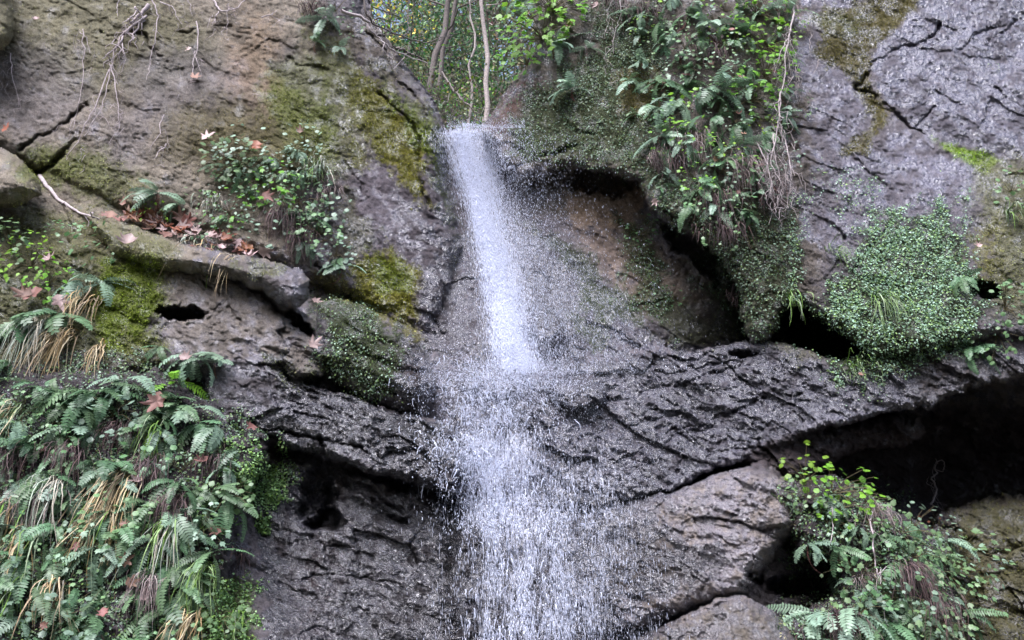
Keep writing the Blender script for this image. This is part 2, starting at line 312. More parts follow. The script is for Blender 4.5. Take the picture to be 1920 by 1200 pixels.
def paint(poly, c, k=1., edge=30, w=None, mo=None, ma=None, nz=1.):
    global col, wet, moss, cov
    s = sdf(GX + wx * 1.2 * nz, GY + wy * 1.2 * nz, poly) + (n_a * 45 + n_b * 40 + n_c * 24) * nz
    m = sst(-edge * .5, edge * .5, s) * k
    if c: col = col * (1 - m[..., None]) + np.array(C_[c]) * m[..., None]
    if w is not None: wet = wet * (1 - m) + w * m
    moss = moss * (1 - m) + (mo or 0) * m
    cov = cov * (1 - m) + (ma or 0) * m
def ell(cx, cy, rx, ry, a=0, n=14):
    return [(cx + rx * math.cos(t) * math.cos(R_(a)) - ry * math.sin(t) * math.sin(R_(a)), cy + rx * math.cos(t) * math.sin(R_(a)) + ry * math.sin(t) * math.cos(R_(a))) for t in np.linspace(0, 2 * math.pi, n, endpoint=False)]
# left upper face
paint([(-700,-420),(700,-420),(560,300),(600,560),(-700,420)], 'buff', .9, 60, w=.1)
paint(ell(150,60,260,110,10), 'olive', .5, 80, w=.1, mo=.15)
paint(ell(60,170,110,90), 'lilac', .4, 80)
paint(ell(230,270,50,100,20), 'lilac', .35, 60)
paint(ell(370,180,150,90,20), 'grey', .6, 70)
paint(ell(490,150,50,150,-12), 'orange', .45, 70)
paint(ell(440,240,130,60,10), 'brown', .5, 60)
paint(ell(500,280,200,70,10), 'yolive', .6, 80, mo=.25)
paint(ell(150,330,130,45,10), 'olive', .8, 50, mo=.4)
paint(ell(100,310,70,35,10), 'moss', .35, 50, mo=.5)
paint(ell(585,205,62,100,-15), 'moss', .85, 60, mo=.9)
paint(ell(560,130,25,60,-40), 'grey', .7, 40)
paint([(600,60),(700,40),(830,240),(850,640),(700,600),(640,480),(640,300)], 'slab', .9, 30, w=.28)
paint([(740,330),(830,330),(860,640),(790,640),(740,480)], 'dark', .5, 60, w=.5)
paint([(640,110),(720,150),(810,250),(810,390),(740,340),(680,260),(640,200)], 'ymoss', 1, 24, mo=1)
paint([(700,110),(760,150),(830,240),(835,380),(800,300),(740,200)], 'moss', .8, 24, mo=.9)
paint([(645,250),(680,280),(700,330),(660,300)], 'ymoss', .9, 20, mo=.9)
paint([(590,40),(700,30),(800,180),(790,210),(700,130),(620,110)], 'brown', .8, 30, mo=.3)
paint([(560,50),(640,60),(660,200),(620,160)], 'olive', .7, 30, mo=.5)
paint([(640,330),(700,430),(700,480),(640,480)], 'olive', .5, 30, mo=.5)
paint([(690,480),(740,460),(775,510),(780,590),(700,590),(665,550),(670,500)], 'ymoss', 1, 16, mo=1, nz=.6)
paint([(700,470),(750,480),(765,540),(710,540)], 'moss', .8, 30, mo=1, nz=.6)
paint([(580,510),(670,540),(780,600),(800,660),(700,610),(600,560)], 'ymoss', .7, 20, mo=.8)
paint([(820,230),(850,300),(870,450),(860,560),(830,450),(815,330)], 'dmoss', .8, 20, w=.6, mo=.5)
paint([(820,440),(880,430),(900,680),(820,680),(790,560)], 'dark', .5, 40, w=.9)
paint([(560,90),(640,90),(720,200),(700,300),(600,330),(480,280),(520,180)], 'olive', .55, 90, mo=.4)
paint([(380,200),(520,220),(560,300),(420,330),(330,290)], 'yolive', .45, 80, mo=.25)
# fall corridor, right of the fall
paint([(850,260),(960,260),(1080,500),(1120,690),(880,690)], 'slab', .8, 40, w=.95)
paint([(980,470),(1100,500),(1240,640),(1180,660),(1060,700),(980,600)], 'lilac', .8, 30, w=1)
paint([(960,330),(1220,330),(1200,420),(1000,420)], 'brown', .85, 40, w=.3)
paint([(1060,310),(1210,360),(1190,440),(1060,430)], 'hollow', .9, 40, w=.1)
paint([(1060,430),(1230,440),(1330,560),(1200,600)], 'hollow', .6, 40, w=.1)
paint([(980,420),(1080,460),(1180,560),(1240,640),(1130,600),(1040,490)], 'dmoss', .9, 30, w=.4, mo=.8)
paint(ell(1100,620,25,60,-25), 'dmoss', .9, 20, w=.4, mo=.8)
paint([(1200,420),(1400,560),(1390,650),(1240,640),(1180,540)], 'brown', .55, 40, w=.2)
paint([(1220,560),(1400,600),(1400,650),(1240,645)], 'dmoss', .6, 40, mo=.6)
paint([(1155,400),(1220,430),(1250,560),(1260,640),(1170,540)], 'dmoss', .7, 30, mo=.4, ma=.6)
# right overhang
paint([(905,232),(1010,-420),(1540,-420),(1560,300),(1540,620),(1400,640),(1200,340),(960,330)], 'brown', .75, 30, w=.2)
paint([(890,240),(960,150),(1000,140),(960,260)], 'rust', .7, 20, w=.4, ma=.25, mo=.3)
paint([(960,200),(1130,80),(1230,100),(1220,330),(1100,300),(950,310)], 'dmoss', .85, 40, mo=.6, ma=.55)
paint([(1000,350),(1180,300),(1230,400),(1000,330)], None, .0, 30)
paint([(1100,20),(1230,0),(1230,140),(1120,150)], 'dmoss', .8, 30, ma=.7)
paint([(1180,300),(1500,380),(1500,640),(1400,640)], 'dmoss', .7, 30, mo=.4, ma=.6)
paint(ell(1195,170,35,45), 'yolive', .9, 25, mo=1)
paint([(1490,-420),(1720,-420),(1640,80),(1640,250),(1820,290),(1900,420),(1540,480),(1490,400),(1530,330),(1490,260),(1515,190),(1480,120),(1510,40)], 'lilac', .75, 50, w=.5)
paint([(1540,20),(1740,-30),(1720,20),(1630,100),(1640,170),(1680,215),(1620,290),(1560,300),(1640,230),(1600,150),(1530,110)], 'yolive', 1, 16, mo=.8, nz=.6)
paint([(1520,40),(1600,20),(1600,60),(1540,70)], 'olive', .7, 30, mo=.5)
paint([(1730,-420),(2620,-420),(2620,290),(1900,300),(1760,270),(1670,200),(1640,140),(1640,90),(1720,20)], 'lilac', 1, 10, w=.6, nz=.3)
paint([(1750,255),(1840,280),(1880,300),(1850,320),(1770,285)], 'lime', .95, 14, mo=1, nz=.4)
paint([(1830,300),(2400,260),(2400,650),(1850,600),(1830,420)], 'olive', .7, 50, w=.25, mo=.5)
paint([(1530,300),(1660,330),(1640,400),(1490,420)], 'grey', .6, 30, ma=.35)
paint([(1500,600),(1520,520),(1640,420),(1740,385),(1800,420),(1840,500),(1900,560),(1800,660),(1600,700)], 'dmoss', .85, 40, w=.3, ma=.85, mo=.2, nz=2.)
paint([(1820,440),(1870,400),(1880,520),(1840,560)], 'ymoss', .6, 30, mo=.7)
# ledges
paint([(1000,720),(1190,655),(1400,640),(1600,700),(2600,600),(2600,700),(1900,710),(1720,770),(1540,800),(1400,860),(1200,940),(1000,960),(850,900),(820,680),(1000,680)], 'lilac', .8, 20, w=1, nz=.5)
paint([(1560,640),(1760,640),(1760,690),(1600,720),(1560,700)], 'dmoss', .7, 30, mo=.5, ma=.6)
paint([(1390,640),(1550,660),(1480,690)], 'olive', .5, 30, mo=.4)
paint([(1700,680),(2600,640),(2600,800),(1700,800)], 'brown', .6, 30, w=.4)
paint([(1360,860),(1550,790),(1760,770),(2600,700),(2600,940),(1780,960),(1500,920)], 'black', .85, 30, w=.15, nz=.5)  # cave under the ledge: its shade painted into the rock colour
paint([(380,690),(560,700),(700,760),(850,790),(860,940),(700,890),(545,860),(400,780)], 'dark', .85, 30, w=1, nz=.7)
paint([(500,720),(640,760),(700,790),(500,790)], 'lilac', .5, 30, w=1)
paint([(400,850),(860,930),(860,1750),(460,1750),(500,1000)], 'dark', .8, 40, w=.95)
paint([(420,790),(560,850),(700,870),(850,900),(850,960),(700,915),(560,890),(450,850)], 'black', .9, 20, w=.5, nz=.6)  # painted shade, a black strip below the left ledge lip
paint([(520,870),(600,870),(600,1000),(540,1010)], 'lilac', .9, 25, w=.9, nz=.5)
paint([(590,860),(760,900),(820,960),(620,930)], 'tan', .35, 30, w=.6)
paint([(560,1050),(620,1000),(640,1200),(500,1750)], 'rust', .5, 50, w=.85)
paint([(820,900),(1250,940),(1250,1750),(820,1750)], 'dark', .7, 50, w=1)
paint([(1150,990),(1330,900),(1480,890),(1520,960),(1400,1110),(1180,1190),(1140,1100)], 'tan', .8, 40, w=.6)
paint([(1140,980),(1240,980),(1330,1040),(1300,1100),(1200,1120),(1130,1100)], 'black', .6, 60, w=1)
paint([(1200,1190),(1400,1110),(1490,1180),(1540,1750),(1100,1750)], 'buff', .8, 30, w=.6)
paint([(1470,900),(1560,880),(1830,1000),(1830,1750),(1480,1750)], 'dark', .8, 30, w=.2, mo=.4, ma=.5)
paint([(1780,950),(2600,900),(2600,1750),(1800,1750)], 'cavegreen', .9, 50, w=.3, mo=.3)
# left middle
paint([(-700,400),(200,400),(330,460),(330,520),(250,700),(-700,700)], 'olive', .75, 40, w=.2, mo=.4)
paint([(190,490),(300,480),(310,560),(290,600),(270,660),(190,650),(170,560)], 'moss', .9, 26, mo=1, nz=.7)
paint([(230,620),(300,610),(330,680),(220,700)], 'olive', .8, 26, mo=.8)
paint([(300,480),(600,560),(620,700),(470,720),(330,640)], 'buff', .55, 40, w=.25)
paint([(330,440),(580,500),(590,580),(420,520)], 'grey', .9, 30, w=.35)
paint([(430,480),(520,500),(500,530),(420,510)], 'olive', .7, 20, mo=.5)
paint([(440,660),(560,700),(520,760),(400,760),(380,700)], 'grey', .8, 30, w=.5)
paint([(500,680),(600,690),(620,740),(520,720)], 'dmoss', .7, 30, mo=.7)
paint([(590,565),(720,590),(770,650),(750,760),(620,720)], 'dmoss', .9, 30, w=.3, mo=.7, ma=.35)
paint([(595,590),(625,600),(620,660),(595,650)], 'grey', .8, 16, nz=.3)
paint([(740,620),(800,640),(830,760),(800,800),(730,740)], 'black', .8, 20, w=.7)
paint([(-700,680),(300,680),(500,800),(440,1000),(460,1750),(-700,1750)], 'dark', .85, 40, w=.2, ma=.4, mo=.2)
paint([(440,880),(520,830),(540,900),(510,990),(460,930)], 'dmoss', .9, 20, ma=1)
paint([(390,1080),(480,1090),(480,1200),(500,1750),(360,1750)], 'moss', .6, 30, ma=1)
col = col * (1 + .28 * n_a[..., None] + .25 * n_b[..., None]) * (1 + .25 * n_c[..., None] * np.array([1, .95, .9]))
col = np.clip(col * 1.05 - .006, .006, .6); film = np.clip(.5 + n_b * 1.6 + n_a * 1.1, 0, 1); wet = np.clip(wet + n_b * .25, 0, 1)

# ------------------------------------------------------------------ build the cliff
gap = [(692,-600),(692,30),(757,118),(814,190),(834,242),(900,238),(928,200),(962,150),(1002,95),(1012,-600)]
gs = sdf(GX + wx * .4, GY + wy * .4, gap)
ny, nx = GX.shape
V = pt(GX, GY, Yc).reshape(-1, 3)
idx = np.arange(ny * nx).reshape(ny, nx)
F = np.stack([idx[:-1, :-1], idx[1:, :-1], idx[1:, 1:], idx[:-1, 1:]], -1).reshape(-1, 4)
keep = (gs[:-1, :-1] < 2).ravel()
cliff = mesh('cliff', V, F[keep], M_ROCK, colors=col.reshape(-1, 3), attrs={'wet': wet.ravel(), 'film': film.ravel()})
tag(cliff, kind='structure')
for (nm, poly, pts, r, e, wp, lab, gr), (z, s) in zip(BOULD, bY):
    msk = s > -1; used = np.where(msk.ravel())[0]; mp = -np.ones(ny * nx, int); mp[used] = np.arange(len(used))
    ok = (msk[:-1, :-1] & msk[1:, :-1] & msk[1:, 1:] & msk[:-1, 1:]).ravel(); FF = mp[F[ok]]
    VV = pt(GX, GY, z).reshape(-1, 3)[used]
    # closed back: the same outline bulging into the cliff
    tt = np.clip(s / (r * 1.3), 0, 1); zb = np.where(msk, z + .02 + e * np.sqrt(np.clip(1 - (1 - tt) ** 2, 0, 1)), 0)
    VB = pt(GX, GY, zb).reshape(-1, 3)[used]
    o = mesh(nm, np.vstack([VV, VB]), [FF, FF[:, ::-1] + len(VV)], M_ROCK, colors=np.vstack([col.reshape(-1, 3)[used]] * 2), attrs={'wet': np.concatenate([wet.ravel()[used]] * 2), 'film': np.concatenate([film.ravel()[used]] * 2)})
    tag(o, lab, 'rock')

def lookup(A, px, py):
    fx = np.clip(np.interp(px, XS, np.arange(nx)), 0, nx - 1.001); fy = np.clip(np.interp(py, YS, np.arange(ny)), 0, ny - 1.001)
    ix = fx.astype(int); iy = fy.astype(int); tx = fx - ix; ty = fy - iy
    return (A[iy, ix] * (1 - tx) + A[iy, ix + 1] * tx) * (1 - ty) + (A[iy + 1, ix] * (1 - tx) + A[iy + 1, ix + 1] * tx) * ty
def surf(px, py):
    px = np.asarray(px, float); py = np.asarray(py, float); h = 6
    p = pt(px, py, lookup(Yall, px, py))
    a = pt(px + h, py, lookup(Yall, px + h, py)) - pt(px - h, py, lookup(Yall, px - h, py))
    b = pt(px, py - h, lookup(Yall, px, py - h)) - pt(px, py + h, lookup(Yall, px, py + h))
    n = np.cross(a, b); n /= np.linalg.norm(n, axis=-1, keepdims=True) + 1e-9
    return p, n
def unit(v): return v / (np.linalg.norm(v, axis=-1, keepdims=True) + 1e-9)

# ------------------------------------------------------------------ ground in front; unseen opposite bank behind the camera, steepened to block low sky
gx, gy = np.meshgrid(np.linspace(-14, 14, 80), np.linspace(-18, 5.2, 80)); gz = -1.2 + fbm(gx * .8, gy * .8, 4) * .25 + 1.5 * np.clip(-gy - 3.5, 0, 9) + .35 * np.maximum(0, np.abs(gx) - 6)
k = np.arange(gx.size).reshape(gx.shape); F = np.stack([k[:-1, :-1], k[:-1, 1:], k[1:, 1:], k[1:, :-1]], -1).reshape(-1, 4)
gc = np.ones((gx.size, 3)) * np.array([.07, .065, .05]); tag(mesh('ground', np.stack([gx, gy, gz], -1).reshape(-1, 3), F, M_ROCK, colors=gc, attrs={'wet': np.full(gx.size, .3)}, smooth=True), kind='structure')

# ------------------------------------------------------------------ scatter engine
LEAF_V = np.array([(0,0,0),(-.34,.45,.06),(0,1,-.04),(.34,.45,.06)]); LEAF_F = np.array([(0,3,2),(0,2,1)])
def scatter(name, tv, tf, pos, yax, nax, size, colors, material, parent=None, wid=1.0):
    """copies of one small template: its y axis along yax, z along nax"""
    y = unit(yax); x = unit(np.cross(y, nax)); z = np.cross(x, y)
    n = len(pos); s = np.asarray(size).reshape(n, 1, 1)
    T = tv[None] * s
    wd = np.broadcast_to(np.asarray(wid, float), (n,)).reshape(n, 1)
    Vv = pos[:, None] + T[..., 0:1] * wd[..., None] * x[:, None] + T[..., 1:2] * y[:, None] + T[..., 2:3] * z[:, None]
    Ff = tf[None] + (np.arange(n) * len(tv))[:, None, None]
    return mesh(name, Vv.reshape(-1, 3), Ff.reshape(-1, tf.shape[1]), material, parent, colors=np.repeat(colors, len(tv), 0))
def pick(mask, n, box=(-60, 1980, -60, 1290)):
    P = []; tot = 0
    while tot < n:
        px = rng.uniform(box[0], box[1], n); py = rng.uniform(box[2], box[3], n)
        k = rng.random(n) < lookup(mask, px, py); P.append(np.stack([px[k], py[k]], 1)); tot += k.sum()
    return np.concatenate(P)[:n]
def rnd3(n): return unit(rng.normal(size=(n, 3)))
ingap = gs > -4
# moss fibres
mm = np.where(ingap, 0, np.clip(moss, 0, 1) ** 1.2)
q = pick(mm, 85000); p, nn = surf(q[:, 0], q[:, 1]); n = len(q)
cc = np.stack([lookup(col[..., i], q[:, 0], q[:, 1]) for i in range(3)], 1) * rng.uniform(.8, 2.3, (n, 1)) * np.array([1.1, 1.2, .8])
scatter('moss', np.array([(-.3,0,0),(.3,0,0),(0,1,0)]), np.array([(0,1,2)]), p - nn * .002, nn * .7 + rnd3(n) * .7 + np.array([0, 0, -.3]), rnd3(n), rng.uniform(.007, .018, n), cc, M_MOSSV)
tag(bpy.data.objects['moss'], 'short green and yellow moss growing in patches on the cliff', 'moss', kind='stuff')
# leafy mats of tiny leaves
mk = np.where(ingap, 0, np.clip(cov + n_a * .5 * (cov > .05), 0, 1) ** 1.5) * (.45 + .55 * (fbm(MX * 8, MY * 8 + 9, 4) > -.05))
q = pick(mk, 62000); p, nn = surf(q[:, 0], q[:, 1]); n = len(q)
pal = np.array([(.18,.29,.18),(.13,.21,.10),(.25,.37,.26),(.09,.15,.07),(.15,.24,.07)])
cc = pal[rng.integers(0, 5, n)] * rng.uniform(.6, 1.35, (n, 1))
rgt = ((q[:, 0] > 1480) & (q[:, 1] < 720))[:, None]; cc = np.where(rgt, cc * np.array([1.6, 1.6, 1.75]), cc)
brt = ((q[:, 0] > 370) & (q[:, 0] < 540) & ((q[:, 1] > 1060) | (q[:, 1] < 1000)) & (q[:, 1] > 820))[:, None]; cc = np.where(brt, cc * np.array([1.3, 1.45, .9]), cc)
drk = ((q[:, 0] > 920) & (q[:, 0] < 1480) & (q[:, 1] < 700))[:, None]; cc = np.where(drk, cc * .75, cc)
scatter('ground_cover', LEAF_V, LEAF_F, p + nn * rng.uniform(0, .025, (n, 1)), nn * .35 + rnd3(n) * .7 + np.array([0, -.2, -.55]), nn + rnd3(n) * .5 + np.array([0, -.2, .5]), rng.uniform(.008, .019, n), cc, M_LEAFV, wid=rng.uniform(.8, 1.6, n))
tag(bpy.data.objects['ground_cover'], 'tiny green leaves matted over the damp cliff', 'ground cover', kind='stuff')

# ------------------------------------------------------------------ tubes and strands
def tube(path, rad, k=5):
    P = np.asarray(path, float); n = len(P); r = np.interp(np.linspace(0, 1, n), np.linspace(0, 1, len(rad)), rad) if len(rad) != n else np.asarray(rad)
    T = np.gradient(P, axis=0); T = unit(T); ref = np.array([.37, .9, .2]); A = unit(np.cross(T, ref)); B = np.cross(T, A)
    a = np.arange(k) * 2 * math.pi / k
    Vv = P[:, None] + r[:, None, None] * (np.cos(a)[None, :, None] * A[:, None] + np.sin(a)[None, :, None] * B[:, None])
    i = np.arange((n - 1) * k); ri = i // k; ci = i % k
    Ff = np.stack([ri * k + ci, ri * k + (ci + 1) % k, (ri + 1) * k + (ci + 1) % k, (ri + 1) * k + ci], 1)
    return Vv.reshape(-1, 3), Ff
class MB:
    def __init__(s): s.V = []; s.F = []; s.C = []; s.n = 0
    def add(s, V, F, c=(1, 1, 1)):
        V = np.asarray(V); s.V.append(V); s.F.append(np.asarray(F) + s.n); s.C.append(np.tile(np.asarray(c, float), (len(V), 1))); s.n += len(V)
    def build(s, name, m, parent=None, smooth=False):
        by = {}
        for f in s.F: by.setdefault(f.shape[1], []).append(f)
        return mesh(name, np.vstack(s.V), [np.vstack(v) for v in by.values()], m, parent, colors=np.vstack(s.C), smooth=smooth)
def ribbon(path, w, side):
    P = np.asarray(path); n = len(P); t = np.linspace(0, 1, n)[:, None]; wd = w * (1 - t ** 2.5 * .95)
    L = P - side * wd; Rr = P + side * wd; Vv = np.empty((2 * n, 3)); Vv[0::2] = L; Vv[1::2] = Rr
    i = np.arange(n - 1) * 2; return Vv, np.stack([i, i + 1, i + 3, i + 2], 1)
def wander(start, end, n=14, jit=.03):
    t = np.linspace(0, 1, n)[:, None]; P = np.asarray(start) * (1 - t) + np.asarray(end) * t
    j = np.cumsum(rng.normal(size=(n, 3)), 0) * jit / math.sqrt(n) * 2; j -= t * j[-1]; return P + j
def empty(name, loc, label, cat, group=None):
    o = bpy.data.objects.new(name, None); COL.objects.link(o); o.location = loc; o.empty_display_size = .05
    return tag(o, label, cat, group)

# ------------------------------------------------------------------ ferns
def frond_mesh(L, npair, wmax, curve, seed, m, name='frond', droop=.9):
    r = random.Random(seed); V = []; F = []
    def rach(t): a = curve * t; return np.array([L * (math.sin(a) / curve if curve else t), 0, L * (-(1 - math.cos(a)) / curve * droop)])
    pts = [rach(t) for t in np.linspace(0, 1, 10)]
    Vt, Ft = tube(pts, [.0016, .0006], 3); V = list(Vt); fq = Ft.tolist(); ft = []
    for i in range(npair):
        t = .12 + .88 * i / npair; p = rach(t); d = unit(rach(min(1, t + .02)) - rach(t - .02)); up = np.cross(d, [0, 1, 0]) * -1
        if up[2] < 0: up = -up
        ln = wmax * (math.sin(math.pi * min(1, (t * .88 + .1))) ** .75) * r.uniform(.82, 1.1); ww = L * .88 / npair * .52
        for sgn in (-1, 1):
            ax = unit(np.array([0, sgn, 0]) + d * .28 - up * r.uniform(.05, .35)); bs = len(V)
            V += [p - d * ww * .5, p + ax * ln * .55 - d * ww * .9 + up * .003, p + ax * ln + d * ww * .3, p + ax * ln * .55 + d * ww * .9, p + d * ww * .5]
            V[-4] = V[-4]; ft += [(bs, bs + 1, bs + 2), (bs, bs + 2, bs + 4), (bs + 4, bs + 2, bs + 3)]
    me_o = mesh(name, np.array(V), [np.array(fq), np.array(ft)], m); me = me_o.data; bpy.data.objects.remove(me_o); return me
FR = {}
for k, m in (('fern', M_FERN), ('pale', M_FERNP), ('bright', M_BRIGHT)):
    FR[k] = [frond_mesh(.30, 17, .042, c, i, m) for i, c in enumerate((.9, 1.3, 1.8))] + [frond_mesh(.24, 11, .052, c, i + 9, m) for i, c in enumerate((.8, 1.4))]
DEADFR = [frond_mesh(.26, 10, .02, 1.6, 40 + i, M_DEAD) for i in range(2)]
def fern(px, py, s, nf, label, kind='fern', group=None, spread=75, hang=.5, dead=0):
    s = s * 1.3; p, nn = surf(px, py); n0 = unit(nn * np.array([1, 1, .4]) + np.array([0, -.6, 0]))
    root = empty('fern', tuple(p), label, 'fern', group)
    az0 = math.atan2(n0[1], n0[0])
    for i in range(nf + dead):
        isd = i >= nf
        az = az0 + R_(random.uniform(-spread, spread)) if nf > 1 else az0 + R_(random.uniform(-25, 25))
        el = random.uniform(-.2, .9) - hang * 1.1 if not isd else -1.2
        fo = bpy.data.objects.new('dead_frond' if isd else 'frond', random.choice(DEADFR if isd else FR[kind])); COL.objects.link(fo); fo.parent = root
        fo.matrix_local = Matrix.Rotation(az, 4, 'Z') @ Matrix.Rotation(-el, 4, 'Y') @ Matrix.Rotation(random.uniform(-.7, .7), 4, 'X') @ Matrix.Scale(s * random.uniform(.65, 1.1), 4)
    return root
FERNS = [
 (296,362,.85,8,'pale blue green fern at the left end of the leaf-strewn ledge','pale'),
 (338,385,.6,5,'small fern just right of the pale fern on the leaf-strewn ledge','pale'),
 (45,600,1.15,8,'large fern with broad fronds near the left edge above the pale drooping grass','fern'),
 (150,525,.95,8,'fern above the tan drooping blades on the left bank','pale'),
 (190,530,.8,6,'fern at the moss edge on the left bank, beside the yellow green moss','pale'),
 (115,590,.95,6,'fern hanging over the clump of crumpled brown leaves on the left bank','fern'),
 (20,680,.8,6,'dark fern cut by the left edge beside the pale drooping grass','fern'),
 (175,735,1.0,8,'fern below the pale drooping grass on the left bank','fern'),
 (130,760,.9,7,'fern left of and below the mossy lump on the left bank','fern'),
 (235,715,.8,7,'fern under the dark lower edge of the mossy lump','pale'),
 (360,665,.95,9,'silvery green fern hanging over the pinkish bare rock on the left','pale'),
 (405,680,.7,6,'fern to the right of the silvery green fern on the left bank','pale'),
 (328,715,.8,3,'bright green short fern beside the brown leaves on the left bank','bright'),
 (300,650,.55,5,'small leafy fern under the dark hole in the left rock','fern'),
 (1040,85,.85,8,'fern on the corner of the right cliff beside the bright leaves','pale'),
 (1072,168,.8,7,'pale fern with hanging fronds on the lip of the right cliff','pale'),
 (1100,90,.6,5,'small fern on the right cliff above the pale hanging fern','pale'),
 (1268,190,1.0,9,'large pale fern hanging down the middle of the right overhang','pale'),
 (1235,255,.7,6,'fern trailing below the large pale fern on the right overhang','pale'),
 (1345,168,.95,8,'wide flat fern left of the bright green leaves on the right overhang','pale'),
 (1318,70,.9,8,'fern near the top of the right overhang','fern'),
 (1240,40,.8,7,'fern at the top edge on the left part of the right overhang','fern'),
 (1180,150,.55,5,'little fern beside the mustard moss tuft on the right cliff','fern'),
 (1190,215,.5,5,'little fern above the arched cave on the right','fern'),
 (1238,350,.45,4,'single small fern on the rim of the arched cave','fern'),
 (1355,305,.7,7,'fern in the lower part of the right overhang','fern'),
 (1295,285,.6,6,'fern left of the dead stalks on the right overhang','fern'),
 (1300,130,.6,6,'fern between the topmost fern and the wide flat fern on the right overhang','fern'),
 (1380,60,.7,7,'fern under the bright leaves at the top of the right overhang','fern'),
 (1400,400,.5,5,'small fern near the foot of the pale dangling roots','fern'),
 (1820,655,.75,8,'fern on the rim over the dark cave at the right','fern'),
 (1800,520,.65,6,'fern beside the leafy mat on the right wall','fern'),
 (1845,545,.6,6,'fern above the small dark hole at the right','pale'),
 (1515,1020,.6,6,'pale dusty fern on the left flank of the lower right mound','pale'),
 (1560,1060,.85,8,'pale fern with dead skirts above the dark hollow on the mound','pale'),
 (1530,1150,.9,9,'blue green fern at the bottom beside the tan boulder','pale'),
 (1600,1150,.9,9,'bushy fern at the bottom edge over reddish roots','pale'),
 (1665,1165,.9,8,'broad green fern at the bottom of the lower right mound','fern'),
 (1720,1120,.7,6,'fern on the lower right mound above the bottom edge','fern'),
 (1605,900,.5,6,'small fern on top of the lower right mound','bright'),
 (610,35,.8,7,'fern at the top beside the woodland gap','pale'),
 (640,90,.55,5,'small fern on the mossy ridge left of the gap','pale'),
 (590,80,.5,5,'small drooping fern left of the mossy ridge','fern'),
 (980,1,.8,7,'fern high on the right side of the woodland gap','fern'),
 (15,935,.7,5,'blue grey fern cut by the left edge halfway down the bank','pale'),
 (60,835,.8,6,'round leaved fern left of the dark reddish hanging mat','fern'),
 (180,865,.7,5,'curled fern above the long straw grass','fern'),
 (330,1060,.8,7,'fern with narrow leaflets right of the long straw grass','fern'),
 (640,500,.6,6,'fern at the right end of the bushy ledge','pale'),
 (560,285,.55,6,'pale leafy fern on top of the bushy ledge','pale')]
for f in FERNS: fern(*f[:4], f[4], f[5], hang=random.uniform(.2, .6), dead=2 if f[2] > .75 else 1)
def inpoly(poly, n, mind):
    out = []; xs = [a for a, b in poly]; ys = [b for a, b in poly]; tries = 0
    while len(out) < n and tries < 9000:
        tries += 1; x = random.uniform(min(xs), max(xs)); y = random.uniform(min(ys), max(ys))
        if sdf(np.array([x]), np.array([y]), poly)[0] < 0: continue
        if all((x - a) ** 2 + (y - b) ** 2 > mind ** 2 for a, b in out): out.append((x, y))
    return out
BK = [(-20,700),(250,690),(330,760),(480,790),(500,830),(440,900),(430,1000),(400,1080),(360,1220),(-20,1220)]
LANDM = dict(
 bank=[(240,960,'the long straw grass'),(60,700,'the pale silvery grass'),(140,830,'the dark reddish dead mat'),(400,1120,'the bright bottom mat'),(330,730,'the brown hanging maple leaves'),(450,860,'the wet black ledge'),(25,1000,'the left picture edge')],
 over=[(1268,190,'the large pale fern'),(1440,140,'the big bright plant'),(1465,300,'the lower dangling roots'),(1225,330,'the arched cave'),(1320,30,'the top edge'),(1360,400,'the dark recess rim')],
 mound=[(1510,900,'the bright mound top'),(1640,1000,'the looping root'),(1500,1080,'the dark hollow'),(1800,1060,'the pale lobed leaves'),(1640,1190,'the bottom picture edge')],
 bushy=[(440,300,'the orange leaf'),(600,320,'the arching pale grass'),(350,430,'the leaf pile'),(560,500,'the grey slab tip'),(500,350,'the bright ledge plant')],
 litter=[(240,400,'the thick creeping root'),(296,362,'the pale blue green fern'),(350,445,'the hanging tan stalks'),(450,470,'the upper grey slab')],
 gap=[(894,230,'the pale double stemmed tree'),(775,150,'the grey leaning trunk'),(990,120,'the bright gap shrubs')])
ORD = ['first','second','third','fourth','fifth','sixth','seventh','eighth','ninth','tenth','eleventh','twelfth','thirteenth','fourteenth','fifteenth']
TODO = []
def later(o, px, py, look, where, group):
    lm = min(LANDM[where], key=lambda a: (a[0] - px) ** 2 + (a[1] - py) ** 2); dx, dy = px - lm[0], py - lm[1]
    side = ('right of' if dx > 0 else 'left of') if abs(dx) > abs(dy) else ('below' if dy > 0 else 'above')
    TODO.append((look, side, lm[2], round(py), round(px), o)); o['group'] = group
def finish_labels():
    g = {}
    for t in TODO: g.setdefault(t[:3], []).append(t)
    for (look, side, lm), L in g.items():
        L.sort(key=lambda t: (t[3], t[4]))
        for i, t in enumerate(L):
            if len(L) == 1: lab = f'{look} {side} {lm}'
            elif i == 0: lab = f'topmost {look} {side} {lm}'
            elif i == len(L) - 1: lab = f'lowest {look} {side} {lm}'
            else: lab = f'{look} {side} {lm}, {ORD[i]} from the top'
            t[5]['label'] = lab
def fillferns(poly, n, md, lo, hi, kinds, where, group, dead):
    for x, y in inpoly(poly, n, md):
        k = random.choice(kinds); sz = random.uniform(lo, hi); big = 'small' if sz < (lo + hi) / 2 else 'larger'
        later(fern(x, y, sz, random.randint(5, 7), 'fern', k, hang=random.uniform(.2, .8), dead=dead), x, y, big + (' dark green' if k == 'fern' else ' pale green') + ' fern', where, group)
fillferns(BK, 100, 26, .45, .85, ['fern', 'fern', 'pale'], 'bank', 'ferns of the lower left bank', 1)
fillferns([(400,320),(480,290),(620,320),(650,480),(640,530),(560,500),(470,440),(400,430)], 12, 34, .4, .75, ['fern', 'pale'], 'bushy', 'ferns of the bushy ledge', 3)
fillferns([(1170,-10),(1470,0),(1480,250),(1450,420),(1300,400),(1190,280)], 52, 26, .5, .85, ['fern', 'pale'], 'over', 'ferns of the right overhang', 2)
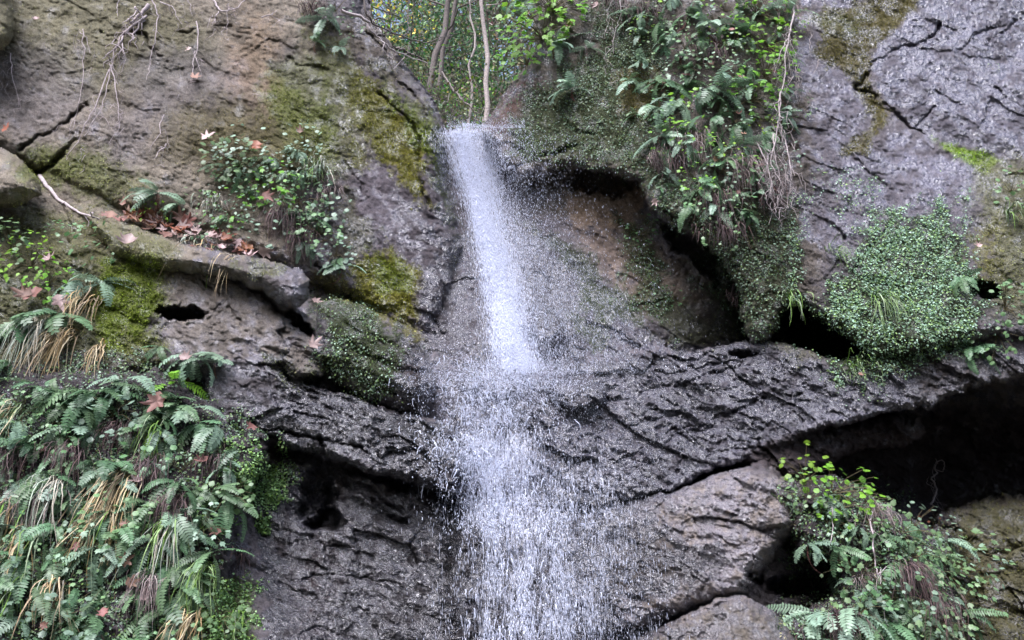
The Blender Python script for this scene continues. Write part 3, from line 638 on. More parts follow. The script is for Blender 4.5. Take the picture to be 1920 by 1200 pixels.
fillferns([(1510,920),(1640,950),(1780,1010),(1820,1100),(1800,1210),(1500,1210),(1600,1100)], 24, 32, .4, .65, ['fern', 'pale'], 'mound', 'ferns of the lower right mound', 1)
# ------------------------------------------------------------------ broad-leaved plants
def lobed(n=5, depth=.45, k=3):
    """palmate leaf outline, unit length along +y"""
    pts = [(0, 0)]
    for i in range(n):
        a = R_(-110 + 220 * i / (n - 1)); r = 1 - .35 * abs(i - (n - 1) / 2) / ((n - 1) / 2)
        if i: am = R_(-110 + 220 * (i - .5) / (n - 1)); pts.append((math.sin(am) * (1 - depth) * .62, .35 + math.cos(am) * (1 - depth) * .62 * .9))
        for da, rr in ((-.16, .78), (0, 1), (.16, .78)): pts.append((math.sin(a + da) * r * rr * .62, .35 + math.cos(a + da) * r * rr * .62))
    V = np.array([(0, .35, 0)] + [(x, y, -.25 * (x * x) - .12 * y * y) for x, y in pts]); m = len(pts)
    F = np.array([(0, 1 + i, 1 + (i + 1) % m) for i in range(m)])[:, ::-1]
    return V, F
ROUND = lobed(7, .12); PALM = lobed(5, .42); TRI = lobed(3, .5)
def leafy(px, py, s, nleaf, label, m, shape, cat='leafy plant', lw=.038, name='leafy_plant', group=None, spread=.14, up=0., out=.12):
    p, nn = surf(px, py); root = empty(name, tuple(p), label, cat, group)
    tv, tf = shape; n = int(nleaf * 1.7)
    n0 = unit(nn + np.array([0, -.7, .1]))
    s = s * 1.2; d = rnd3(n) * np.array([1, .6, .9]) * spread * s + n0 * rng.uniform(.2, 1, (n, 1)) * out * s + np.array([0, 0, up * s])
    ya = unit(d * 1.2 / (spread * s) * .3 + rnd3(n) * .5 + np.array([0, -.35, -.55])); za = unit(n0 * .9 + np.array([0, -.1, .7]) + rnd3(n) * .45)
    sc = rng.uniform(.6, 1.15, n) * lw * s
    mb_c = np.ones((n, 3))
    scatter('foliage', tv, tf, d, ya, za, sc, mb_c, m, root)
    mb = MB()
    for i in range(0, n, 2):
        mid = d[i] * .5 + np.array([0, 0, .02]); P = np.array([(0, 0, 0), mid * .6, mid, d[i]]); v, f = tube(P, [.002 * s, .001 * s], 3); mb.add(v, f)
    mb.build('stems', M_STEM, root); return root
LE = [
 (440,305,1.1,34,'round leaved plant on the left of the bushy ledge',M_LEAF,ROUND),
 (480,335,1.0,30,'plant with scalloped leaves in the middle of the bushy ledge',M_LEAF,ROUND),
 (515,355,1.1,34,'bright yellow green plant in the middle of the bushy ledge',M_BRIGHT,PALM),
 (560,380,1.0,26,'dull green plant under the bright plant of the bushy ledge',M_LEAF,PALM),
 (430,400,.9,22,'low bright plant above the dead leaves on the bushy ledge',M_BRIGHT,TRI),
 (600,440,1.0,30,'plant with small round leaves on the right of the bushy ledge',M_LEAF,ROUND),
 (630,480,.8,26,'pale small leaved plant at the lower right end of the bushy ledge',M_FERNP,ROUND),
 (290,400,.7,18,'low green plant among dead leaves below the pale blue green fern',M_BRIGHT,TRI),
 (380,385,.7,18,'low plant between the pale blue green fern and the bushy ledge',M_LEAF,TRI),
 (570,270,.8,20,'pale green sprig above the bushy ledge',M_FERNP,ROUND),
 (60,500,1.0,34,'yellow green leafy plant high on the left bank',M_BRIGHT,TRI),
 (20,470,.9,30,'small leaved creeper at the left edge above the ferns',M_LEAF,ROUND),
 (90,535,.9,26,'bright plant beside the crumpled brown leaves on the left bank',M_BRIGHT,TRI),
 (200,460,.9,34,'small leaved creeper on the left bank below the bare cliff face',M_LEAF,ROUND),
 (130,455,.7,20,'thin creeper between the two creepers on the left bank',M_LEAF,ROUND),
 (1035,20,1.7,60,'bright green shrub on the right edge of the woodland gap',M_BRIGHT,PALM),
 (1018,72,1.6,60,'bright green shrub under the topmost one at the woodland gap',M_BRIGHT,PALM),
 (990,122,1.3,44,'lowest bright green shrub at the woodland gap',M_BRIGHT,PALM),
 (1420,30,1.2,44,'bright green leaves at the top of the right overhang',M_BRIGHT,PALM),
 (1440,90,1.1,40,'bright plant left of the tops of the dangling roots',M_BRIGHT,PALM),
 (1435,145,1.2,46,'large bright green plant in the middle right of the overhang',M_BRIGHT,PALM),
 (1410,190,1.1,40,'bright plant below the large bright one on the overhang',M_BRIGHT,PALM),
 (1500,200,.6,12,'small sprig just right of the pale dangling roots',M_LEAF,TRI),
 (1480,50,.7,16,'bright sprig at the top of the pale dangling roots',M_BRIGHT,TRI),
 (1350,450,.7,14,'small plant at the lower rim of the overhang above the dark recess',M_LEAF,ROUND),
 (1462,468,.6,4,'lone round leaf plant below the dangling roots',M_FERNP,ROUND),
 (1200,440,.8,20,'plant hanging inside the arched cave',M_LEAF,TRI),
 (1250,560,.6,10,'tiny plant low on the recess wall right of the falls',M_LEAF,ROUND),
 (1895,360,.9,18,'sprig with round leaves at the right edge halfway up',M_LEAF,ROUND),
 (1790,500,.7,16,'dark plant with pale round leaves at the right of the leafy mat',M_FERNP,ROUND),
 (1885,580,.9,26,'drooping plant at the right edge above the cave rim',M_LEAF,ROUND),
 (1870,630,.9,26,'green leafy plant hanging at the right cave rim',M_LEAF,ROUND),
 (1510,902,.9,20,'bright green round leaves at the top of the lower right mound',M_BRIGHT,ROUND),
 (1560,925,1.0,30,'second bright leafy clump on top of the lower right mound',M_BRIGHT,ROUND),
 (1575,955,.8,16,'bright leaves drooping below the second bright clump on the mound',M_BRIGHT,ROUND),
 (1690,1000,.8,18,'dull green plant midway up the lower right mound',M_LEAF,PALM),
 (1755,975,.5,6,'yellow and orange leaves at the top right of the mound',M_DEADO,PALM),
 (1800,1045,.9,22,'lobed leaf plant on the right flank of the mound',M_LEAF,PALM),
 (1820,1075,.8,18,'pale lobed leaves farthest right on the mound',M_FERNP,PALM),
 (1770,1080,.8,18,'green lobed leaf plant left of the farthest right leaves on the mound',M_LEAF,PALM),
 (1805,1130,.8,16,'lobed leaf plant low on the right flank of the mound',M_LEAF,PALM),
 (1560,1000,.6,12,'white dusted leaves on the left side of the mound',M_FERNP,TRI),
 (1610,1090,.8,22,'green clump under the dead roots of the mound',M_LEAF,ROUND),
 (1740,1180,.9,24,'leafy clump at the bottom right of the mound',M_LEAF,PALM),
 (630,20,.9,24,'pale green leaves at the top left of the woodland gap',M_FERNP,PALM),
 (660,60,.6,16,'small leaves on the rim left of the woodland gap',M_LEAF,ROUND),
 (1860,130,.3,8,'tiny green tuft growing in a crack of the far right slab',M_LEAF,ROUND),
 (410,1160,.8,20,'leafy plant over the green mat at the bottom left of the wet wall',M_LEAF,ROUND),
 (430,930,.8,24,'round leaved plant where the left bank meets the wet wall',M_LEAF,ROUND)]
LE += [(440,300,.8,20,'pale top leaves of the bushy ledge beside the orange leaf',M_FERNP,ROUND)]
for a in LE: leafy(*a)
def fillleafy(poly, n, md, mats, shapes, where, group):
    for x, y in inpoly(poly, n, md):
        m = random.choice(mats); sh = random.choice(shapes); look = {id(M_LEAF): 'green', id(M_FERN): 'dark green', id(M_FERNP): 'pale green', id(M_BRIGHT): 'bright green'}[id(m)]
        look += {id(ROUND): ' round leaved', id(PALM): ' lobed', id(TRI): ' three lobed'}[id(sh)] + ' plant'
        later(leafy(x, y, random.uniform(.55, .95), random.randint(12, 24), 'plant', m, sh), x, y, 'small ' + look, where, group)
fillleafy([(400,300),(480,275),(620,310),(660,460),(650,530),(560,500),(470,440),(390,430)], 20, 28, [M_LEAF, M_FERN, M_FERNP], [ROUND, PALM, TRI], 'bushy', 'filling plants of the bushy ledge')
fillleafy(BK, 26, 44, [M_LEAF, M_FERNP, M_LEAF], [ROUND, PALM], 'bank', 'small plants of the lower left bank')
fillleafy([(1190,-10),(1470,0),(1480,280),(1440,420),(1330,420),(1230,250)], 46, 26, [M_LEAF, M_FERNP, M_LEAF, M_BRIGHT], [ROUND, PALM, TRI], 'over', 'small plants of the right overhang')
fillleafy([(1500,910),(1640,940),(1780,1010),(1820,1100),(1800,1210),(1540,1210),(1600,1100)], 18, 36, [M_LEAF, M_FERNP], [ROUND, PALM], 'mound', 'small plants of the lower right mound')

# ------------------------------------------------------------------ grass tufts and hanging skirts
GREEN = [(.20,.30,.12), (.14,.26,.05), (.25,.32,.2)]; STRAW = [(.48,.38,.22), (.42,.30,.15), (.34,.26,.17), (.5,.43,.28)]; PALE = [(.38,.42,.36), (.30,.36,.28), (.45,.42,.34)]
SKIRT = [(.12,.075,.07), (.08,.055,.06), (.17,.12,.12), (.05,.04,.04)]
def tuft(px, py, n, ln, label, pal, name='hanging_grass', cat='grass', group=None, wpx=30, out=.17, wid=.0034, drift=0., m=None):
    mb = MB(); p0, n0 = surf(px, py); n = int(n * 1.5)
    xs = px + rng.normal(size=n) * wpx * .45; ys = py + rng.normal(size=n) * wpx * .2
    P, Nn = surf(xs, ys); P = P - p0; P = np.where(np.abs(P) > .25, P * .3, P)
    for i in range(n):
        L = ln * random.uniform(.45, 1.1); o = out * random.uniform(.3, 1.2); k = 9; t = np.linspace(0, 1, k)
        dirx = random.gauss(drift, .16); d = unit(np.array([random.gauss(0, .35), -1, random.uniform(.1, .9)]))
        path = P[i] + np.outer(np.sin(np.minimum(t * 2.2, 1.57)) * o, d) + np.outer(t ** 1.5 * L, [dirx, -.05, -1]) + np.cumsum(rng.normal(size=(k, 3)), 0) * .004
        c = np.array(random.choice(pal)) * random.uniform(.6, 1.25)
        v, f = ribbon(path, wid * random.uniform(.6, 1.3), unit(np.array([1, random.gauss(0, .6), random.gauss(0, .2)]))); mb.add(v, f, c)
    o = mb.build(name, m or M_STRANDV); o.location = tuple(p0); return tag(o, label, cat, group)
TU = [
 (85,610,70,.42,'pale silvery grass drooping below the big fern on the left bank',PALE,34,-.12),
 (120,625,60,.5,'tan grass blades next to the pale silvery grass',STRAW,30,-.2),
 (170,560,26,.32,'sparse straw blades hanging from the fern at the moss edge',STRAW,30,-.1),
 (190,650,14,.3,'thin brown blades below the mossy lump',STRAW,14,.0),
 (240,890,130,.85,'long straw coloured grass hanging down the middle of the lower left bank',STRAW + STRAW + GREEN,34,-.14),
 (205,960,60,.6,'green yellow grass beside the long straw grass at the bottom left',GREEN + STRAW,34,-.16),
 (25,940,70,.65,'straw grass hanging at the left edge of the picture',STRAW + GREEN,34,-.08),
 (110,900,34,.5,'pale grass between the edge grass and the long straw grass',PALE,20,-.05),
 (60,1000,30,.5,'olive grass just above the bottom left corner',GREEN + STRAW,30,-.1),
 (115,1090,34,.35,'short pale grass clump low on the left bank',PALE + STRAW,16,0),
 (40,1080,30,.4,'dark green grass in the bottom left corner',GREEN,30,0),
 (330,980,26,.5,'thin green grass left of the wet wall',GREEN + PALE,30,-.1),
 (385,1060,40,.45,'fresh green grass above the bright mat at the bottom left',GREEN,24,-.1),
 (370,1150,40,.3,'pale dry blades at the bottom edge beside the bright mat',STRAW,20,-.2),
 (450,1150,20,.22,'green grass over the bright mat at the bottom',GREEN,12,0),
 (300,800,18,.35,'arching green grass under the brown maple leaves of the left bank',GREEN,18,-.1),
 (30,760,20,.4,'brown and green blades below the dark fern at the left edge',STRAW + GREEN,26,-.2),
 (395,465,10,.45,'few long thin stalks hanging from the dead leaves over the grey slab',STRAW + GREEN,34,-.12),
 (370,455,10,.16,'short pale blades hanging from the pile of dead leaves',PALE,30,0),
 (430,480,6,.4,'long tan stalks at the right of the pile of dead leaves',STRAW,16,-.15),
 (600,320,60,.16,'arching pale grass at the right of the bushy ledge',PALE + GREEN,16,.05),
 (400,380,24,.16,'pale grass blades between the fern and the bushy ledge',PALE,20,.0),
 (1560,470,14,.16,'short green grass left of the leafy mat on the right wall',GREEN,12,.2),
 (1650,560,30,.3,'green grass hanging over the leafy mat on the right wall',GREEN,16,.15),
 (1610,695,24,.1,'row of short green blades on the ledge below the leafy mat',GREEN,40,.2),
 (1480,560,12,.22,'thin yellowish blades at the mouth of the small right cave',GREEN,12,0),
 (1890,400,14,.18,'green grass at the right edge under the round leaved sprig',GREEN,10,0)]
for a in TU: tuft(a[0], a[1], a[2], a[3], a[4], a[5], wpx=a[6], drift=a[7])
SK = [
 (1290,260,'brown dead fern mat under the large pale fern of the right overhang',.3,40,100),(1255,300,'dark dead strands above the arched cave',.25,26,80),(1400,310,'grey tangle of dead stalks left of the dangling roots',.3,44,120),
 (1340,370,'brown hanging strands low on the right overhang',.28,40,100),(1440,350,'dark strands behind the lower dangling roots',.3,26,80),(1360,430,'strands fringing the rim above the dark recess',.2,30,80),
 (1225,300,'pale strands over the right end of the arched cave',.15,14,40),(1200,20,'red brown dead mat at the top of the right overhang',.25,44,90),(1330,100,'dead brown skirt under the upper ferns of the right overhang',.25,34,90),
 (1470,30,'pale dead stalks beside the tops of the dangling roots',.3,18,50),(535,400,'dark dead strands hanging under the bushy ledge',.3,30,90),(570,440,'second dark mat of strands under the right of the bushy ledge',.28,26,80),(620,360,'grey dead strands at the right of the arching pale grass',.2,20,50),
 (140,840,'dark reddish dead mat hanging in the left bank',.3,34,110),(70,930,'brown strands behind the pale grass at the left',.3,40,90),(290,860,'dark purple strands right of the long straw grass',.4,34,110),
 (330,930,'strands hanging in the dark gap left of the wet wall',.4,34,90),(290,1080,'grey dead strands at the bottom of the left bank',.3,24,60),(400,860,'fine brown strands at the upper right end of the left bank',.2,34,70),(450,1040,'fine strands on the edge of the wet wall',.18,20,40),
 (1560,1150,'red brown root mat hanging below the blue green fern',.25,44,160),(1630,950,'pale brown hanging root mat at the middle of the mound',.35,22,90),(1700,1060,'purple brown strands in the middle of the mound',.35,30,100),(1750,1120,'dark strands low on the right of the mound',.3,30,80),
 (1610,1085,'small broom of pale strands in the centre of the mound',.1,8,34),(1495,1090,'brown fringe under the pale fern of the dark hollow',.12,30,50),(1300,440,'moss fringe dripping from the overhang over the dark recess',.12,40,60),(1385,540,'strands at the low tip of the overhang',.16,12,30),
(230,800,'dark strands under the mossy lump',.25,40,80),(30,850,'dark strands left of the reddish dead mat',.3,40,80),
 (590,20,'red brown dead stalks at the top left of the gap',.14,26,60),(1150,0,'bare thin stalks over the top of the right cliff',.3,30,30)]
for x, y, lab, ln, wp, n in SK:
    tuft(x, y, n, ln, lab, [(.22,.17,.16),(.16,.12,.12),(.3,.25,.24)] if ('pale' in lab or 'grey' in lab) else SKIRT, 'dead_strands', 'dead strands', wpx=wp, out=.15, wid=.0018, drift=0)

# ------------------------------------------------------------------ roots and twigs
def root_system(name, starts, label, cat='root', rad=.006, m=None, branch=3, off=.03, jit=.035):
    """starts: list of polylines in the survey frame lying just off the rock"""
    mb = MB(); p0 = None
    for pl, rr in starts:
        rr = rr * 1.35
        xs = np.array([a for a, b in pl], float); ys = np.array([b for a, b in pl], float)
        t = np.linspace(0, len(pl) - 1, max(8, 5 * len(pl))); X = np.interp(t, np.arange(len(pl)), xs); Y = np.interp(t, np.arange(len(pl)), ys)
        X += np.cumsum(rng.normal(size=len(t))) * 1.6; X[0] = xs[0]
        P, _ = surf(X, Y); yy = P[:, 1].copy()
        for i in range(1, len(yy)): yy[i] = min(yy[i], yy[i - 1] + .04)
        P = pt(X, Y, yy - off)
        if p0 is None: p0 = P[0].copy()
        v, f = tube(P - p0, [rr, rr * .3], 5); mb.add(v, f)
        for b in range(branch):
            i = random.randint(2, len(P) - 3); L = random.uniform(.08, .36); e = P[i] - p0 + np.array([random.gauss(0, .06), random.uniform(-.05, .01), -L])
            v, f = tube(wander(P[i] - p0, e, 12, jit), [max(rr * .4, .0016), .0009], 4); mb.add(v, f)
    o = mb.build(name, m or M_ROOT, smooth=True); o.location = tuple(p0); return tag(o, label, cat)
root_system('hanging_root', [([(278,10),(262,28),(240,45)],.014),([(275,30),(232,62),(218,90),(200,110)],.008),([(232,62),(214,100),(205,140),(190,200),(160,255)],.004),([(205,120),(215,160),(225,200),(228,240)],.004),([(205,130),(185,190),(165,240),(140,280),(130,300)],.004)], 'thick pale root at the top left splitting into long thin strands', rad=.01, branch=9)
root_system('hanging_root', [([(155,55),(160,90),(158,140),(148,200),(138,260)],.003),([(150,60),(165,70),(162,100)],.003)], 'thin pale roots hanging left of the thick root', branch=6)
root_system('hanging_root', [([(285,0),(293,30),(285,80),(272,120),(266,150)],.0045)], 'single crooked root hanging right of the thick root', branch=4)
root_system('hanging_root', [([(368,40),(370,90),(362,130),(352,160)],.004),([(366,95),(372,140)],.003)], 'thin root holding a curled brown leaf on the bare cliff face', branch=2)
root_system('hanging_root', [([(300,4),(325,12),(338,45)],.005),([(352,0),(356,30)],.003)], 'short crooked roots at the top edge of the bare cliff face', branch=3)
root_system('hanging_root', [([(400,0),(410,22),(440,15),(452,0)],.006),([(410,22),(398,45)],.004)], 'tangled roots at the top between two patches of bare rock', branch=4)
root_system('hanging_root', [([(228,-5),(226,30)],.004)], 'short thin root at the top edge above the thick root', branch=1)
root_system('hanging_root', [([(20,100),(28,150),(30,200)],.003)], 'faint thin roots on the bare face near the left edge', branch=4)
root_system('hanging_root', [([(308,215),(305,250),(280,285)],.003),([(312,270),(295,298)],.005)], 'thin dark twig lying on the lower bare cliff face', branch=1)
root_system('hanging_root', [([(490,33),(512,28),(520,20)],.005)], 'stubby pale root on the top of the bare face beside the gap', branch=1)
root_system('hanging_root', [([(1490,10),(1484,50),(1472,90),(1468,140),(1458,200),(1460,240)],.006),([(1480,65),(1460,100),(1450,140)],.004),([(1475,85),(1478,130),(1500,140)],.004),([(1464,170),(1455,220),(1445,300),(1470,350),(1455,400)],.0045),([(1460,230),(1472,280),(1478,330),(1470,390)],.0045),([(1420,270),(1440,310),(1452,370),(1460,398)],.004),([(1450,250),(1448,300),(1455,360)],.003)], 'large bundle of pale dangling roots at the right side of the overhang', branch=10, off=.26)
root_system('hanging_root', [([(1520,60),(1526,85),(1528,110)],.003),([(1536,112),(1532,140)],.0025)], 'two short thin roots right of the large dangling bundle', branch=0)
root_system('hanging_root', [([(1158,-5),(1160,30),(1155,60),(1150,100)],.003),([(1150,0),(1138,40)],.002)], 'fine roots hanging at the top of the right cliff', branch=4, off=.08)
root_system('hanging_root', [([(75,330),(110,370),(150,395),(190,410)],.013)], 'thick dark root creeping along the left ledge edge', branch=2, off=.01)
root_system('dry_tendril', [([(1745,945),(1752,915),(1742,895),(1758,888),(1750,868),(1768,862),(1775,872),(1765,885),(1752,880)],.006),([(1752,915),(1738,905),(1740,893)],.003),([(1745,945),(1758,948)],.003)], 'curled dry plant stalk standing against the black cave', 'dry stalk', branch=1, off=.3)
root_system('hanging_root', [([(1635,960),(1640,1010),(1645,1060),(1655,1080),(1668,1065),(1670,1095)],.004)], 'looping root hanging from the root mat on the mound', branch=2, off=.1)
root_system('hanging_root', [([(1560,950),(1560,1000),(1558,1040)],.0025)], 'single thin root hanging over the hole in the mound', branch=0, off=.08)

# ------------------------------------------------------------------ dead leaves
ML = lobed(5, .62)
def curled(seed):
    V, F = ML; V = V.copy(); r = random.Random(seed); V[:, 2] = .9 * V[:, 0] ** 2 * r.uniform(.3, 2.4) + 1.1 * (V[:, 1] - .4) ** 2 * r.uniform(-.5, 1.2) + np.array([r.uniform(-.05, .05) for _ in V]); return V, F
DL = []
for m in (M_DEAD, M_DEADP, M_DEADO):
    row = []
    for i in range(4):
        V, F = curled(i * 7 + 3); o = mesh('dead_leaf', V, F, m); row.append(o.data); bpy.data.objects.remove(o)
    DL.append(row)
def dead(px, py, s, kind, label, group=None):
    p, nn = surf(px, py); o = bpy.data.objects.new('dead_leaf', random.choice(DL[kind])); COL.objects.link(o)
    z = Vector(unit(nn + np.array([0, -.4, .5]) + rnd3(1)[0] * .5)); q = z.to_track_quat('Z', 'Y').to_matrix().to_4x4()
    o.matrix_world = Matrix.Translation(Vector(p + nn * .025 + np.array([0, -.05, 0]))) @ q @ Matrix.Rotation(random.uniform(0, 6.28), 4, 'Z') @ Matrix.Scale(s, 4)
    return tag(o, label, 'leaf', group)
for a in [(486,276,.13,2,'orange maple leaf on top of the bushy ledge'),(256,455,.15,1,'large pink brown maple leaf lying alone left of the leaf pile'),(18,258,.09,2,'orange leaf at the left edge above the dark boulder'),
 (366,158,.1,0,'curled dark brown leaf hanging from a root on the bare face'),(366,100,.06,1,'small pale leaf caught on the root of the bare face'),(385,270,.12,1,'pale brown leaf at the left of the bushy ledge'),
 (313,740,.16,0,'brown maple leaf hanging beside the bright green short fern'),(345,675,.1,1,'light brown leaf caught in the silvery green fern'),(95,552,.17,0,'crumpled red brown leaf between the ferns of the left bank'),(70,565,.13,0,'dark brown leaf at the left of the crumpled red brown leaf'),(115,560,.14,1,'pinkish leaf at the right of the crumpled red brown leaf'),
 (95,498,.1,1,'pink leaf in the yellow green plant of the left bank'),(582,655,.11,1,'pale pink leaf at the foot of the mossy boulder'),(585,570,.09,1,'orange pink leaf at the tip of the grey slab'),(275,906,.09,1,'pink leaf lying across the top of the long straw grass'),(285,1125,.11,1,'pink leaf hanging at the bottom of the left bank'),
 (235,1055,.09,0,'brown leaf tangled in the long straw grass'),(215,1185,.06,1,'pale scrap of leaf at the bottom left'),(1228,375,.07,1,'brown leaf scrap on the rim of the arched cave'),(565,260,.08,0,'brown leaf stuck in the pale sprig above the bushy ledge'),(75,45,.06,1,'small white blue leaf scrap on the bare face near the top left'),
 (495,370,.12,0,'brown curled leaf inside the bushy ledge'),(1250,5,.1,0,'brown leaf at the top of the right overhang'),(1120,15,.08,1,'pink leaf at the top of the right cliff'),(1600,705,.05,0,'small red brown leaf on the right ledge below the leafy mat'),(50,640,.1,1,'pinkish leaf left of the pale silvery grass'),(1830,470,.06,1,'pink leaf on the right wall beside the leafy mat'),(1070,50,.09,0,'brown leaf behind the fern on the corner of the right cliff')]: dead(*a)
for i in range(64):
    t = random.random() ** .8; x = 205 + 275 * t + random.gauss(0, 8); y = 398 + 80 * t + random.gauss(0, 11)
    k = random.choice([0, 1, 1, 0, 2] if t > .4 else [0, 0, 2]); later(dead(x, y, random.uniform(.07, .14), k, 'leaf'), x, y, ['brown', 'pink', 'orange'][k] + ' fallen maple leaf', 'litter', 'fallen leaves piled on the left ledge')
for x, y in inpoly([(1200,20),(1460,20),(1450,380),(1300,380)], 14, 40): later(dead(x, y, random.uniform(.04, .08), 0, 'leaf'), x, y, 'brown dead leaf caught', 'over', 'dead leaves in the right overhang')
for x, y in inpoly(BK, 14, 50): later(dead(x, y, random.uniform(.05, .09), 0, 'leaf'), x, y, 'brown dead leaf caught', 'bank', 'dead leaves in the lower left bank')

# ------------------------------------------------------------------ water
OCT_V = np.array([(0,1,0),(0,-1,0),(1,0,0),(-1,0,0),(0,0,1),(0,0,-1)]) * .5; OCT_F = np.array([(0,2,4),(0,4,3),(0,3,5),(0,5,2),(1,4,2),(1,3,4),(1,5,3),(1,2,5)])
def core(y):   # centre line, left and right half widths, flow slope
    ys = [225, 260, 330, 400, 500, 600, 690]
    return np.interp(y, ys, [865, 872, 892, 908, 932, 952, 968]), np.interp(y, ys, [32, 34, 32, 28, 28, 30, 36]), np.interp(y, ys, [40, 52, 60, 42, 34, 34, 40])
def drops(px, py, off, ln, wd, slope=0., jit=.15):
    p, nn = surf(px, py); n = len(px)
    # keep drops off the deep holes: use a smoothed depth
    p = pt(px, py, lookup(Ysm, px, py) - off)
    d = np.stack([np.broadcast_to(slope, (n,)) + rng.normal(size=n) * jit, rng.normal(size=n) * jit * .5 - .1, -np.ones(n)], 1)
    return p, d, ln, wd / ln
def boxblur(A, k):
    B = A.copy()
    for ax in (0, 1):
        c = np.cumsum(np.insert(B, 0, 0, axis=ax), axis=ax); n = B.shape[ax]; i = np.arange(n); lo = np.clip(i - k, 0, n); hi = np.clip(i + k + 1, 0, n)
        B = (np.take(c, hi, ax) - np.take(c, lo, ax)) / (hi - lo).reshape((-1, 1) if ax == 0 else (1, -1))
    return B
Ysm = np.minimum(boxblur(np.minimum(Yall, 6.6), 9), Yall + .05)
parts = []
def add(px, py, off, ln, wd, slope=0., jit=.15):
    k = (lookup(gs, px, py) < 6) | ((py > 195) & (px > 835) & (px < 905))
    parts.append([a[k] if isinstance(a, np.ndarray) and len(a) == len(px) else a for a in drops(px, py, off, ln, wd, slope, jit)])
U = rng.uniform; Nn_ = rng.normal
# upper fall: a bright ragged core with clumps and gaps, spray thinning to the right
n = 46000; y = 226 + 476 * rng.random(n) ** .9; c, l, r = core(y); g = Nn_(size=n) * np.interp(y, [230, 420, 700], [.9, .75, .66]); x = c - 6 + np.where(g < 0, g * l * .75, g * r * .8)
k = (y < 692 + Nn_(size=n) * 14) & (fbm((x - c) / 300 * 16, y / 300 * 2.4 + 3, 4, .6) + rng.normal(size=n) * .16 + .12 - .25 * np.abs(g) > -.03) & (y > 232 + np.abs(Nn_(size=n)) * 12); x = x[k]; y = y[k]; n = len(x)
add(x, y, U(.02, .16, n), U(.008, .05, n), U(.0018, .0048, n), .17, .07)
n = 27000; y = 240 + 8 * rng.random(n) + 446 * rng.random(n); c, l, r = core(y); x = c - 4 + Nn_(size=n) * l * np.interp(y, [240, 400, 690], [.62, .55, .6]); add(x, y, U(.02, .12, n), U(.01, .05, n), U(.002, .005, n), .17, .05)
n = 30000; y = 226 + 474 * rng.random(n) ** 1.15; c, l, r = core(y); x = c + rng.exponential(1, n) * np.interp(y, [226, 300, 500, 700], [34, 50, 62, 80]); k = y > 230 + (x - c) * .1; x = x[k]; y = y[k]; n = len(x); add(x, y, U(.05, .4, n), U(.005, .022, n), rng.exponential(.0016, n) + .0012, .2, .2)
n = 260; y = U(232, 620, n); c, l, r = core(y); x = c + U(-.5, 2.6, n) * r; add(x, y, U(.1, .4, n), U(.009, .014, n), U(.007, .010, n), .2, .3)
n = 3500; y = U(300, 700, n); c, l, r = core(y); x = c - rng.exponential(1, n) * np.interp(y, [236, 500, 700], [12, 24, 60]); add(x, y, U(.03, .2, n), U(.004, .014, n), U(.0015, .004, n), .1, .3)
n = 1500; x = U(838, 985, n); y = 240 - rng.exponential(9, n) - (x < 900) * 2; add(x, y, U(.0, .3, n), U(.004, .012, n), U(.002, .006, n), .3, .8)
# film streaks over the lilac slab right of the fall
n = 9000; y = U(440, 700, n); x = np.interp(y, [440, 700], [960, 1060]) + U(0, 1, n) * np.interp(y, [440, 560, 700], [60, 170, 150]); add(x, y, U(.0, .03, n), U(.004, .014, n), U(.001, .003, n), .35, .15)
# splash where it lands
n = 9000; x = 950 + Nn_(size=n) * 75; y = 708 + Nn_(size=n) * 22 + np.abs(x - 950) * .04; add(x, y, U(.02, .3, n), U(.003, .012, n), U(.002, .006, n), 0, 1.)
# middle cascade
def casc(n, y0, y1, cx, wl, wr, off, ln, wd, slope=.02, jit=.2, tex=None):
    y = U(y0, y1, n); y = y[rng.random(n) < sst(y0 - 20, y0 + 170, y)]; n = len(y); yy = [690, 760, 850, 950, 1100, 1300]
    c = np.interp(y, yy, cx); g = Nn_(size=n); x = c + np.where(g < 0, g * np.interp(y, yy, wl), g * np.interp(y, yy, wr))
    if tex is not None:
        k = fbm((x / 300) * 9, (y / 300) * tex, 3) + rng.normal(size=n) * .09 > .03; x, y = x[k], y[k]
    m = len(x); add(x, y, U(*off, m), U(*ln, m), U(*wd, m), slope, jit)
casc(19000, 640, 1010, [930,905,900,950,980,1000], [60,55,45,50,60,70], [90,70,60,60,60,60], (.02,.2), (.004,.016), (.002,.006), .0, .5, 7)
casc(22000, 790, 1300, [950,930,930,955,985,1000], [60,55,55,60,66,70], [90,80,80,92,98,105], (.02,.25), (.008,.045), (.0014,.0045), .04, .06, 3)
casc(3200, 790, 1300, [940,930,930,955,985,1000], [40,40,45,50,62,70], [70,70,80,100,105,110], (.02,.2), (.04,.11), (.0012,.0026), .05, .05, 2.5)
casc(18000, 640, 1300, [960,960,980,1040,1080,1090], [70,70,80,80,80,80], [100,110,110,80,70,70], (.02,.3), (.003,.014), (.0008,.0026), .04, .15)
casc(700, 600, 1250, [950,930,930,955,985,1000], [70,60,55,50,60,70], [100,90,90,90,90,90], (.1,.4), (.01,.022), (.006,.010), .04, .3)
casc(9000, 640, 900, [940,915,895,900,900,900], [55,50,45,45,45,45], [75,55,50,50,50,50], (.03,.25), (.005,.02), (.0015,.006), .0, .7, 6)
casc(1500, 640, 1000, [930,905,895,910,900,900], [60,55,50,45,45,45], [70,50,50,50,50,50], (.1,.35), (.008,.016), (.006,.011), .0, .6)
